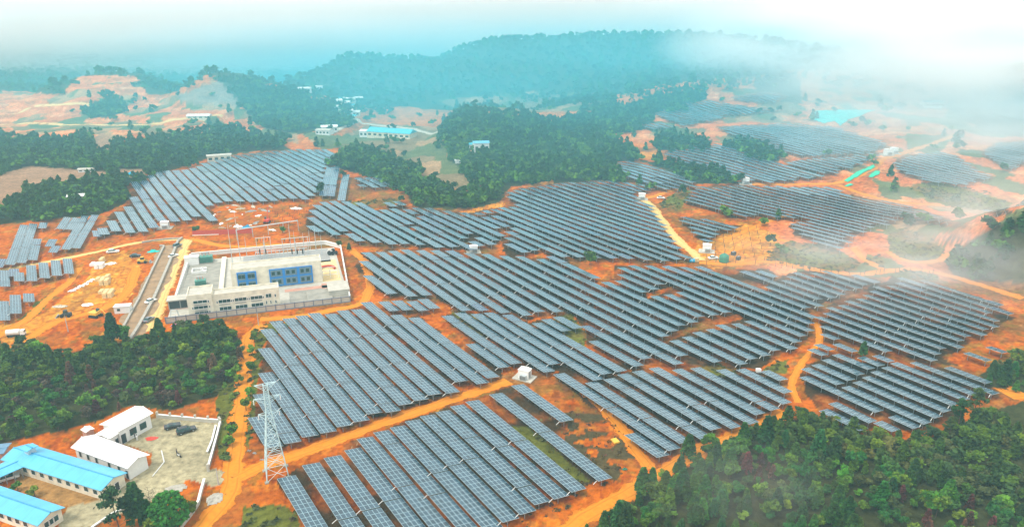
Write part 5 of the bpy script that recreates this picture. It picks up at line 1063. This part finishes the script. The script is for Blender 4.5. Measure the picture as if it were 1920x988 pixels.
def loader(px, py, rz, lab, cat='loader', m='yellow_paint', s=1.0):
    r = empty('wheel_loader', at(px, py), rz, lab, cat); r.scale = (s, s, s)
    mb = MB(); mb.box(-3, .6, -1.1, 1.1, .9, 2.1); mb.build('body', m, r, bevel=.1); mb = MB(); mb.box(-1.4, .3, -.8, .8, 2.103, 3.4, top=.12); cb_ = mb.build('cab', 'glass_dark', r); mb = MB(); mb.box(-1.4, .3, -.85, .85, 3.403, 3.5); mb.build('cab_roof', m, cb_)
    mb = MB(); mb.bar((.4, -.6, 1.8), (3.0, -.6, .7), .14); mb.bar((.4, .6, 1.8), (3.0, .6, .7), .14); mb.build('arm', m, r)
    mb = MB(); mb.prism([(3.0, .15), (4.2, .15), (3.5, .4), (3.3, 1.3), (3.0, 1.2)], -1.4, 1.4); mb.build('bucket', 'galvanised', r)
    for sx in (-2.2, 1.0):
        for sy in (-1.15, 1.15): mb = MB(); mb.bar((sx, sy - .28, .75), (sx, sy + .28, .75), .75, 14); mb.build('wheel', 'tyre', r)
loader(270, 493, math.radians(10), 'yellow wheel loader on the building site below the dark car', s=.8)
def excavator(px, py, rz, lab, m='yellow_paint', up=3.4):
    r = empty('excavator', at(px, py), rz, lab, 'excavator')
    for sy in (-1, 1): mb = MB(); mb.prism([(-1.9, .45), (-1.6, .0), (1.6, .0), (1.9, .45), (1.6, .9), (-1.6, .9)], sy * 1.2 - .3, sy * 1.2 + .3); mb.build('crawler_track', 'tyre', r)
    mb = MB(); mb.box(-2.0, 1.3, -1.25, 1.25, 1.0, 2.0); mb.build('body', m, r, bevel=.1); mb = MB(); mb.box(.0, 1.2, .35, 1.2, 2.003, 3.0, top=.1); mb.build('cab', 'glass_dark', r)
    mb = MB(); mb.bar((1.0, -.2, 1.8), (3.2, -.2, 1.8 + up), .22, 4, r2=.18); mb.build('boom', m, r); mb = MB(); mb.bar((3.2, -.2, 1.8 + up), (5.2, -.2, up - .3), .16, 4, r2=.12); mb.build('stick', m, r)
    mb = MB(); mb.prism([(5.0, up - .3), (5.5, up - .4), (5.4, up - 1.2), (4.7, up - 1.3), (4.5, up - .8)], -.7, .3); mb.build('bucket', 'galvanised', r)
excavator(180, 594, math.radians(-15), 'yellow excavator on the lower part of the building site', up=1.6)
excavator(501, 418, math.radians(95), 'orange red excavator with raised arm on the cleared slope', 'red_paint', 5.5)
loader(122, 594, math.radians(190), 'dark loader by the pole on the building site', m='dark_metal', s=.72)
r = empty('tank_truck', at(31, 630), math.radians(12), 'white tank truck at the left edge of the building site', 'truck'); r.scale = (.68, .68, .72); mb = MB(); mb.bar((-4, 0, 2.1), (1.9, 0, 2.1), 1.35, 16); mb.build('tank', 'white_paint', r, smooth=False)
mb = MB(); mb.box(2.1, 4.1, -1.2, 1.2, .8, 3.0, top=.1); cbn = mb.build('cab', 'white_paint', r, bevel=.1); mb = MB(); mb.box(4.05, 4.12, -1.0, 1.0, 1.9, 2.7); mb.build('windscreen', 'glass_dark', cbn)
mb = MB(); mb.box(-4, 4, -1.0, 1.0, .5, .8); mb.build('chassis', 'dark_metal', r)
for sx in (-3, -1.8, 3):
    for sy in (-1.1, 1.1): mb = MB(); mb.bar((sx, sy - .2, .5), (sx, sy + .2, .5), .5, 12); mb.build('wheel', 'tyre', r)
r = empty('site_cabin', at(232, 585), math.radians(10), 'small white site cabin beside the channel', 'cabin'); mb = MB(); mb.box(-2.6, 2.6, -1.3, 1.3, 0, 2.6); mb.build('wall', 'white_paint', r); mb = MB(); mb.box(-2.8, 2.8, -1.5, 1.5, 2.603, 2.75); mb.build('roof', 'white_paint', r); mb = MB(); mb.box(-1.6, -.6, -1.34, -1.303, 1.0, 1.9); mb.build('window', 'glass_dark', r)

# ------------------------------------------------------------------ inverter cabins
cabin(985, 709, .98, math.radians(-28), 'white inverter cabin on its plinth beside the dirt track, nearest one')
cabin(889, 473, 1.0, math.radians(10), 'white inverter cabin behind the big field, below the bright block')
cabin(1326, 472, 1.1, math.radians(-15), 'white inverter cabin at the foot of the long cream road')
cabin(1204, 374, 1.1, math.radians(-10), 'white inverter cabin at the top of the dome where tracks meet')
cabin(1398, 345, 1.2, math.radians(-5), 'white inverter cabin in front of the far slope tables')
cabin(311, 428, 1.1, math.radians(10), 'white inverter cabin below the hill block at upper left')
cabin(1664, 291, 1.3, math.radians(0), 'left white cabin on the misty hill road')
cabin(1676, 288, 1.3, math.radians(0), 'right white cabin on the misty hill road')
cabin(1422, 699, .42, math.radians(0), 'small white box at the end of a row in the lower middle block', slab=False)
w_ = at(1357, 491); r = empty('water_tank', w_, 0, 'round dark green water tank on the cleared ground', 'tank'); mb = MB(); mb.lathe([(2.0, 0), (2.1, .4), (2.0, .8), (2.1, 1.4), (2.0, 2.2), (2.0, 2.8), (1.2, 3.5), (.5, 3.7)], 20); mb.build('shell', 'tank_green', r, smooth=True); mb = MB(); mb.lathe([(.45, 3.7), (.45, 3.9), (.2, 4.0)], 12); mb.build('lid', 'tank_green', r)
for i, (a, b_, m) in enumerate([(1297, 492, 'blue_plastic'), (1305, 490, 'sand_pack'), (1375, 478, 'dark_metal'), (1384, 487, 'dark_metal')]):
    r = empty('barrel' if i == 0 else 'supply_crate', at(a, b_), .3 * i, ['blue barrel left of the track junction', 'tan crate beside the blue barrel', 'upper dark crate beside the green tank', 'lower dark crate beside the green tank'][i], 'barrel' if i == 0 else 'crate')
    mb = MB()
    if i == 0: mb.bar((-1, 0, .8), (1.2, 0, .8), .8, 14)
    else: mb.box(-1, 1, -.8, .8, 0, 1.5)
    mb.build('body', m, r, bevel=.06); mb = MB(); mb.box(-1.05, 1.05, -.1, .1, 1.52, 1.62) if i else mb.bar((-.2, 0, .8), (0, 0, .8), .84, 14); mb.build('band', 'steel', r)
mb = MB(); mb.box(-.8, .8, -1.0, 1.0, .2, .5, top=.05); mb.box(-.7, .7, -.9, .9, .0, .2); tag(mb.build('yellow_crate', 'yellow_paint', None, at(1153.5, 828), .4), 'yellow crate lying on the orange slope', 'crate')
# ------------------------------------------------------------------ site stores, sheets and heaps
def heap(name, px, py, w1_, d1, h, m, lab, cat, seed=0, rz=0.0, n=14):
    g2 = np.random.default_rng(seed + 5); xs = np.linspace(-1, 1, n); X, Y = np.meshgrid(xs, xs); rad_ = np.sqrt(X ** 2 + Y ** 2) + .35 * (vnoise(X * 2.2 + seed, Y * 2.2, seed) - .5)
    Z = h * np.clip(1 - rad_ ** 2, 0, 1) * (.05 + 1.3 * vnoise(X * 4.5 + seed, Y * 4.5 + 9, seed + 3)) * g2.uniform(.7, 1.2, X.shape) - .12 * (rad_ > .9); w1_ *= .8; d1 *= .8; w_ = at(px, py); cr2, sr = math.cos(rz), math.sin(rz)
    xw = X * w1_ * cr2 - Y * d1 * sr; yw = X * w1_ * sr + Y * d1 * cr2; zz = height(w_.x + xw, w_.y + yw) - w_.z + Z + .05 - .35 * (rad_ > 1.02)
    ix = np.arange(n * n).reshape(n, n); Fq = np.stack([ix[:-1, :-1], ix[:-1, 1:], ix[1:, 1:], ix[1:, :-1]], -1).reshape(-1, 4)
    Zf = (Z / h).ravel()[Fq].mean(1); keep = (Zf > .10) & (rad_.ravel()[Fq] < 1.1).all(1); me = raw_mesh(name, np.stack([xw.ravel(), yw.ravel(), zz.ravel()], -1), Fq[keep], [M[m]], smooth=False)
    o = bpy.data.objects.new(name, me); COL.objects.link(o); o.location = w_; return tag(o, lab, cat)
heap('white_sheeting', 208, 495, 3.5, 1.6, .7, 'white_sheet', 'crumpled white sheeting beside the pale stacks', 'sheeting', 1, .4)
heap('white_sheeting', 165, 572, 3.0, 2.2, .7, 'white_sheet', 'round heap of white sheeting on the lower site', 'sheeting', 2)
for i, (a, b_) in enumerate([(135, 546), (143, 542), (151, 538), (160, 534), (168, 529), (175, 525)]): heap('white_bag_pile', a, b_, 1.9, 1.0, .8, 'white_sheet', f'white rubble bags, {ORD(i + 1)} of the line from the left', 'bags', 3 + i, .5, 10)
heap('yellow_rubble', 112, 575, 4.0, 2.0, .6, 'rubble', 'flat heap of pale rubble on the grassy strip', 'rubble', 12)
heap('pink_tarp', 332, 611, 3.2, 1.5, 1.0, 'pink_tarp', 'pink plastic heap outside the substation corner', 'tarpaulin', 13, .2)
heap('green_tarp', 289, 472, 3.6, 2.0, 1.0, 'teal_net', 'teal tarpaulin heap beside the channel head', 'tarpaulin', 14, .3)
heap('blue_tarp', 247, 327, 6, 3, 1.6, 'blue_tarp', 'bright blue tarpaulin in the woods at left', 'tarpaulin', 15, .1)
heap('blue_sacks', 463, 428, 3.4, 2.2, 1.4, 'blue_plastic', 'blue wrapped bundles behind the substation', 'bundles', 16)
heap('white_sacks', 447, 426, 3.2, 2.0, 1.2, 'white_sheet', 'white and grey bundles left of the blue ones', 'bundles', 17)
heap('white_sacks', 555, 392, 4.5, 2.2, 1.0, 'white_sheet', 'white bundles on the cleared slope above the substation', 'bundles', 18)
heap('red_carpet_of_chillies', 285, 822, 2.2, 1.5, .12, 'red_paint', 'red patch spread out to dry on the yard', 'heap', 19)
heap('gravel_heap', 330, 916, 3.5, 2.2, .3, 'retaining_stone', 'pale gravel spill at the lower edge of the yard', 'gravel', 20, .3)
heap('gravel_heap', 404, 935, 2.8, 3.0, .4, 'retaining_stone', 'grey gravel heap beside the entrance wall', 'gravel', 21, .3)
heap('green_sack', 1171, 880, .9, .6, .5, 'tank_green', 'dark green sack dropped on the eroded bank', 'sack', 22)
rd = random.Random(9)
LIT = [(rd.uniform(398, 520), rd.uniform(384, 434)) for _ in range(22)]
for i, (a, b_) in enumerate(LIT): heap('litter_heap', a, b_, rd.uniform(.8, 2.2), rd.uniform(.5, 1.1), .6, ['white_sheet', 'rubble', 'grey_wall', 'rubble', 'wood'][i % 5], f'small scrap heap on the cleared slope, {ORD(i + 1)} of the scraps', 'debris', 80 + i, rd.uniform(0, 3), 8)
for i, (a, b_) in enumerate([(437, 398), (452, 392), (470, 397), (484, 405), (430, 412), (480, 418), (415, 420), (475, 388), (495, 395), (510, 432), (440, 386)]): heap('debris_heap', a, b_, 3.0 + i % 3, 1.4, .7, ['white_sheet', 'rubble', 'grey_wall'][i % 3], f'{["pale", "tan", "grey"][i % 3]} building debris on the cleared slope, number {i + 1}'.replace(f', number {i+1}', f', {ORD(i+1)} of the litter heaps'), 'debris', 30 + i, .3 * i, 9)
def stack(px, py, nx, ny, nz, m, lab, s=1.5, gap=.25):
    r = empty('pallet_stack', at(px, py), math.radians(10), lab, 'stack', 'wrapped pallet stacks on the building site'); g2 = random.Random(int(px))
    for i in range(nx):
        for j in range(ny):
            mb = MB()
            for k in range(nz):
                x, y = i * (s + gap), j * (s + gap); mb.box(x, x + s, y, y + s, k * 1.05 + .15, k * 1.05 + 1.05, top=.03); mb.box(x + .05, x + s - .05, y + .05, y + s - .05, k * 1.05, k * 1.05 + .147)
            mb.build('wrapped_bale', m, r)
for i, (a, b_, nx, ny, nz, m) in enumerate([(168, 500, 1, 2, 1, 'white_sheet'), (177, 505, 2, 2, 2, 'white_sheet'), (186, 495, 1, 2, 2, 'sand_pack'), (178, 528, 3, 2, 1, 'sand_pack'), (186, 536, 2, 2, 2, 'sand_pack'), (196, 528, 1, 2, 2, 'sand_pack'), (184, 552, 3, 2, 1, 'sand_pack'), (192, 560, 2, 2, 2, 'sand_pack')]):
    stack(a, b_, nx, ny, nz, m, ['small white wrapped stack, leftmost of the upper group', 'double white wrapped stack in the middle of the upper group', 'yellowish stack at the right of the upper group', 'flat yellowish stack at the top of the lower group', 'double yellowish stack in the lower group', 'narrow yellowish stack at the right of the lower group', 'flat yellowish stack at the bottom of the lower group', 'tall yellowish stack at the bottom right of the lower group'][i])
# red lattice sheets, nets
r = empty('red_lattice_fence', at(410, 440), math.radians(8), 'long row of red mesh sheets behind the substation', 'mesh sheets'); mb = MB(); mb.box(-12, 16, 0, .08, 0, 2.4); mb.build('mesh', 'red_tarp', r); mb = MB(); mb.box(-12, 0, -.2, -.003, 0, .35); mb.build('bottom_rail', 'white_paint', r)
def draped(name, pts, m, lab, cat, lift=.35, sub_=26):
    xs = [p[0] for p in pts]; ys = [p[1] for p in pts]; W = [at(*p) for p in pts]; X, Y = np.meshgrid(np.linspace(min(q.x for q in W), max(q.x for q in W), sub_), np.linspace(min(q.y for q in W), max(q.y for q in W), sub_)); Z = height(X, Y) + lift + .4 * vnoise(X / 3., Y / 3., 4)
    wp = [(q.x, q.y) for q in W]; ix = np.arange(sub_ * sub_).reshape(sub_, sub_); Fq = np.stack([ix[:-1, :-1], ix[:-1, 1:], ix[1:, 1:], ix[1:, :-1]], -1).reshape(-1, 4)
    cx = X.ravel()[Fq].mean(1); cy = Y.ravel()[Fq].mean(1); k = inpoly(cx, cy, wp); me = raw_mesh(name, np.stack([X.ravel(), Y.ravel(), Z.ravel()], -1), Fq[k], [M[m]], smooth=True); o = bpy.data.objects.new(name, me); COL.objects.link(o)
    sm_ = o.modifiers.new('thickness', 'SOLIDIFY'); sm_.thickness = .08; return tag(o, lab, cat)
draped('turquoise_net', P('1518,222 1530,209 1600,207 1640,207 1615,218 1590,225 1575,238 1565,228 1545,232'), 'teal_net', 'large turquoise net spread over the slope in the mist', 'net', sub_=60)
draped('green_net', P('1583,340 1605,325 1638,310 1640,314 1612,330 1590,342'), 'green_net', 'long green net along the hill road', 'net', sub_=50)
draped('green_net', P('1628,333 1640,322 1650,322 1648,328 1635,334'), 'green_net', 'short green net below the hill road', 'net', sub_=40)
draped('green_net', P('1583,350 1595,345 1600,348 1588,351'), 'green_net', 'tiny green net at the fork of the hill road', 'net', sub_=40)
# piles of the tables still to be mounted
def piles(poly, step, rowstep, lab, h=1.5):
    W = [at(*p) for p in poly]; us = [uv_of(q) for q in W]; out = []
    v = min(q[1] for q in us)
    while v < max(q[1] for q in us):
        u = min(q[0] for q in us)
        while u < max(q[0] for q in us):
            x, y = DX * u + PX_ * v, DY * u + PY_ * v; z = hz(x, y); px, py = project(x, y, z)
            if bool(inpoly(np.array([px]), np.array([py]), poly)[0]): out.append((x, y, z))
            u += step
        v += rowstep
    mb = MB(); mb.bar((0, 0, -.6), (0, 0, h), .10, 6); me = mb.mesh('steel_pile', 'dark_metal')
    for x, y, z in out: tag(link_mesh('steel_pile', me, None, (x, y, z)), lab, 'pile', lab)
    return len(out)
n1 = piles(P('1300,500 1320,470 1360,440 1420,425 1450,450 1440,500'), 5.5, 6.0, 'bare steel pile in the orange cleared ground by the green tank', 2.0)
n2 = piles(P('850,400 900,388 945,380 955,392 905,405'), 4.0, 5.2, 'bare steel pile on the yellow bank beside the domed hill', 1.8)
n3 = piles(P('500,400 560,385 590,385 575,420 530,430 500,425'), 4.2, 5.2, 'bare steel pile on the red slope above the substation', 1.6)
n4 = piles(P('1440,496 1520,505 1600,515 1700,506 1760,515 1760,519 1700,511 1600,520 1520,510 1440,500'), 3.0, 3.0, 'steel pile along the misty cream track', 2.0); print('piles', n1, n2, n3, n4)
# poles
for i, (a, b_, t_, m, lab) in enumerate([(410, 908, 877, 'black', 'thin black pole beside the yard entrance'), (128, 622, 590, 'steel', 'thin pole with dark loader behind it on the building site'), (485, 610, 584, 'steel', 'white topped pole at the corner of the track by the substation wall')]):
    mast(a, b_, t_, lab, None)
# ------------------------------------------------------------------ far buildings
def far_house(px, py, w1_, d1, h, rz, roof, lab, rise=1.5, wall='white_paint', nwin=4):
    r = empty('far_house', at(px, py), rz, lab, 'house'); mb = MB(); mb.box(-w1_ / 2, w1_ / 2, -d1 / 2, d1 / 2, -2, h); mb.build('wall', wall, r)
    X, Y = w1_ / 2 + .5, d1 / 2 + .5; mb = MB(); mb.poly([(-X, -Y, h + .01), (X, -Y, h + .01), (X, 0, h + rise), (-X, 0, h + rise)]); mb.poly([(X, Y, h + .01), (-X, Y, h + .01), (-X, 0, h + rise), (X, 0, h + rise)]); mb.poly([(X, -Y, h + .01), (X, Y, h + .01), (X, 0, h + rise)]); mb.poly([(-X, Y, h + .01), (-X, -Y, h + .01), (-X, 0, h + rise)]); mb.build('roof', roof, r)
    for i in range(nwin):
        x = -w1_ / 2 + w1_ * (i + .5) / nwin; mb = MB(); mb.box(x - w1_ / nwin * .28, x + w1_ / nwin * .28, -d1 / 2 - .06, -d1 / 2 - .003, h * .35, h * .7); mb.build('window', 'glass_dark', r)
    return r
far_house(735, 257, 40, 13, 4.5, math.radians(-20), 'far_roof_teal', 'long turquoise roofed warehouse in the valley', 3, 'cream_wall', 8)
far_house(693, 256, 14, 10, 5, math.radians(-10), 'white_paint', 'white shed left of the turquoise warehouse', 1)
far_house(618, 247, 13, 8, 4.5, math.radians(15), 'white_paint', 'white farmhouse left of the valley road', 1.2, nwin=5)
far_house(609, 252, 12, 9, 4, math.radians(-10), 'pale_concrete', 'low pale house below the white farmhouse', .8)
far_house(902, 287, 11, 9, 8, math.radians(10), 'blue_roof', 'three storey white house with blue roof in the central woods', 1.0, nwin=3)
far_house(888, 280, 6, 6, 4, 0, 'far_roof_teal', 'small hut left of the house in the central woods', 1, nwin=2)
far_house(412, 302, 16, 6, 4.5, math.radians(22), 'pale_concrete', 'pale unfinished building behind the hill block', .3, 'cream_wall', 4)
far_house(145, 378, 8, 5, 3.5, .3, 'white_paint', 'tiny white hut in the left woods', 1, nwin=2)
far_house(163, 322, 9, 4, 2, .2, 'pale_concrete', 'low pale hut in the clearing of the left woods', .6, nwin=3)
far_house(1747, 201, 16, 10, 5, 0, 'far_roof_teal', 'pale hut almost lost in the mist at right', 1)
g3 = random.Random(5)
VIL = [(632, 196), (640, 200), (650, 197), (660, 203), (645, 208), (655, 212), (665, 218), (636, 190), (648, 190), (660, 192), (640, 214), (672, 188), (657, 224), (630, 204)]
for i, (a, b_) in enumerate(VIL): far_house(a, b_, g3.uniform(6, 11), g3.uniform(5, 7), g3.uniform(2.5, 4.5), g3.uniform(-.5, .5), g3.choice(['white_paint', 'white_paint', 'pale_concrete', 'far_roof_teal']), f'pale village house in the far valley, {ORD(i + 1)} counted down the slope', 1.2, 'white_paint' if i % 3 else 'cream_wall', 3)
for i, (a, b_) in enumerate([(560, 176), (572, 173), (583, 170), (594, 168)]): far_house(a, b_, 12, 8, g3.uniform(3, 4.5), .1, 'white_paint', f'large white block at the valley mouth, {ORD(i + 1)} from the left', .6, nwin=5)
far_house(374, 222, 20, 8, 2.5, .05, 'white_paint', 'pale low roof on the quarry floor', 1.5, 'cream_wall')
far_house(870, 306, 12, 3, 2, 0, 'white_paint', 'white polytunnel strip on the farmland', .8, nwin=1)
# ------------------------------------------------------------------ people
def person(px, py, rz, shirt, lab, trousers='cloth_dark', sit=False, z=0.0):
    w_ = at(px, py); me = bpy.data.meshes.new('person'); hp = .92 if not sit else .8
    J = [(0, 0, hp), (0, 0, 1.15), (0, 0, 1.38), (0, 0, 1.5), (0, .02, 1.62), (0, .02, 1.74), (.2, 0, 1.4), (.27, .05, 1.13), (.26, .25 if sit else .1, .98 if sit else .88), (-.2, 0, 1.4), (-.27, .05, 1.13), (-.26, .25 if sit else .1, .98 if sit else .88)]
    if sit: J += [(.11, .35, .78), (.13, .4, .35), (.13, .55, .3), (-.11, .35, .78), (-.13, .4, .35), (-.13, .55, .3)]; J = [(a, b_, c2 - (hp - .8)) for a, b_, c2 in J]
    else: J += [(.1, .04, .5), (.1, 0, .08), (.1, .16, .04), (-.1, -.03, .5), (-.1, -.08, .08), (-.1, .08, .04)]
    R_ = [.16, .15, .17, .06, .10, .09, .07, .05, .035, .07, .05, .035, .085, .055, .04, .085, .055, .04]
    E_ = [(0, 1), (1, 2), (2, 3), (3, 4), (4, 5), (2, 6), (6, 7), (7, 8), (2, 9), (9, 10), (10, 11), (0, 12), (12, 13), (13, 14), (0, 15), (15, 16), (16, 17)]
    me.from_pydata(J, E_, []); me.materials.append(M[shirt]); o = bpy.data.objects.new('person', me); COL.objects.link(o); o.location = w_ + Vector((0, 0, .06 + z)); o.rotation_euler = (0, 0, rz)
    sk = o.modifiers.new('skin', 'SKIN'); 
    for v_, q in zip(me.skin_vertices[0].data if me.skin_vertices else [], R_): v_.radius = (q, q)
    o.modifiers.new('smooth', 'SUBSURF').levels = 1
    mb = MB(); mb.lathe([(.02, 1.46), (.08, 1.5), (.105, 1.6), (.11, 1.7), (.09, 1.79), (.03, 1.83)], 10, 0, .02); hd_ = mb.build('head', 'skin', o, smooth=True); mb = MB(); mb.lathe([(.115, 1.68), (.12, 1.75), (.09, 1.83), (.02, 1.86)], 10, 0, .0); mb.build('hair', 'black', o, smooth=True)
    return tag(o, lab, 'person')
person(254, 823, 2.0, 'cloth_dark', 'person in dark clothes standing before the white house')
person(258, 826, .5, 'cloth_white', 'person in a pale shirt beside the dark clothed one')
person(276, 806, 1.0, 'cloth_red', 'person in red near the windows of the taller white house')
r = empty('motorcycle', at(336, 856), math.radians(-35), 'small white and dark motorcycle standing on the yard', 'motorcycle')
for s_ in (-.65, .65): mb = MB(); mb.bar((s_, -.06, .32), (s_, .06, .32), .32, 14); mb.build('wheel', 'tyre', r)
mb = MB(); mb.prism([(-.6, .55), (-.5, .85), (.1, .8), (.35, .95), (.45, .6), (.1, .4), (-.3, .4)], -.13, .13); mb.build('body', 'white_paint', r); mb = MB(); mb.bar((.65, 0, .35), (.42, 0, 1.05), .05); mb.bar((.4, -.35, 1.08), (.4, .35, 1.08), .03); mb.build('handlebar', 'dark_metal', r); mb = MB(); mb.box(-.6, .1, -.13, .13, .853, .93); mb.build('seat', 'black', r)
person(332.5, 853, math.radians(120), 'cloth_dark', 'person in dark clothes beside the motorcycle')
# spare fittings near the tower
for i, (a, b_) in enumerate([(468, 845), (477, 850), (491, 862)]): heap('bolt_heap', a, b_, .8, .5, .5, 'grey_wall', ['pale heap of parts left of the tower', 'small dark heap beside the pale one', 'small heap nearest the tower foot'][i], 'heap', 60 + i, n=8)

# ------------------------------------------------------------------ air
def volume(name, dens, col, aniso=0.0):
    m = bpy.data.materials.new(name); m.use_nodes = True; t = m.node_tree; t.nodes.remove(t.nodes['Principled BSDF']); v = t.nodes.new('ShaderNodeVolumePrincipled'); v.inputs['Density'].default_value = dens; v.inputs['Color'].default_value = (*col, 1); v.inputs['Anisotropy'].default_value = aniso
    t.links.new(v.outputs['Volume'], t.nodes['Material Output'].inputs['Volume']); return m
hb = MB(); hb.box(-5200, 5200, -600, 5300, float(GZ.min()) - 3, 107.5)
M['haze'] = volume('haze', .00030, (.48, .90, 1.0)); o = hb.build('haze', 'haze'); tag(o, kind='stuff')
def soft(name, dens, col, scale, seed, nlo=.36, nhi=.62):
    """cloud: density falls off from the middle of the body and is torn by noise"""
    m = volume(name, dens, col); t = m.node_tree; N = t.nodes; L = t.links; v = [n for n in N if n.type == 'PRINCIPLED_VOLUME'][0]
    tc_ = N.new('ShaderNodeTexCoord'); ln = N.new('ShaderNodeVectorMath'); ln.operation = 'LENGTH'; mp = N.new('ShaderNodeMapping')
    sc = N.new('ShaderNodeVectorMath'); sc.operation = 'MULTIPLY'; sc.inputs[1].default_value = (1, 1, 1); L.new(tc_.outputs['Object'], sc.inputs[0]); L.new(sc.outputs['Vector'], ln.inputs[0])
    f = N.new('ShaderNodeMapRange'); f.inputs['From Min'].default_value = 1.0; f.inputs['From Max'].default_value = .15; L.new(ln.outputs['Value'], f.inputs['Value'])
    n = N.new('ShaderNodeTexNoise'); n.inputs['Scale'].default_value = scale; n.inputs['Detail'].default_value = 3; L.new(tc_.outputs['Object'], mp.inputs['Vector']); mp.inputs['Location'].default_value = (seed, seed * .7, 0); L.new(mp.outputs['Vector'], n.inputs['Vector'])
    r = N.new('ShaderNodeMapRange'); r.inputs['From Min'].default_value = nlo; r.inputs['From Max'].default_value = nhi; L.new(n.outputs['Fac'], r.inputs['Value'])
    a = N.new('ShaderNodeMath'); a.operation = 'MULTIPLY'; L.new(f.outputs['Result'], a.inputs[0]); L.new(r.outputs['Result'], a.inputs[1])
    b2 = N.new('ShaderNodeMath'); b2.operation = 'MULTIPLY'; b2.inputs[1].default_value = dens; L.new(a.outputs[0], b2.inputs[0]); L.new(b2.outputs[0], v.inputs['Density'])
    return m
def mist(px, py, Y, rx, ry, rz_, dens, lab, scale=2.0, col=(1, 1, 1), nz=(.36, .62)):
    dx, dyy, d3 = [float(q) for q in ray(px, py)]; t = Y / dyy; me = bpy.data.meshes.new('mist'); bm = bmesh.new(); bmesh.ops.create_icosphere(bm, subdivisions=3, radius=1.02)
    bm.to_mesh(me); bm.free(); me.materials.append(soft('mist', dens, col, scale, px * .013, *nz)); o = bpy.data.objects.new('mist', me); COL.objects.link(o); o.location = (dx * t, Y, HCAM + d3 * t); o.scale = (rx, ry, rz_); return tag(o, lab, 'mist', None, 'stuff')
mist(1840, 100, 740, 330, 260, 85, .034, 'thick white cloud over the right hills', 2.4)
mist(1790, 270, 520, 170, 130, 42, .014, 'thin mist drifting over the far right fields', 2.8)
mist(1860, 420, 300, 60, 60, 24, .020, 'thin smoke over the misty right hill', 2.6)
mist(1660, 500, 262, 75, 45, 16, .024, 'veil of smoke above the misty right hand field', 2.6)
mist(100, 50, 1350, 1300, 330, 120, .028, 'white cloud over the left ridges', 2.6, (1, 1, 1), (.2, .55))
mist(800, 30, 1500, 1300, 380, 140, .034, 'white cloud behind the central ridge', 2.6, (1, 1, 1), (.25, .6))
mist(1120, 170, 830, 860, 500, 95, .0044, 'blue mist lying in the far valleys', 1.6, (.10, .78, 1.0), (.2, .6))
mist(1380, 905, 116, 24, 12, 9, .010, 'wisp of smoke over the lower right wood', 2.2)
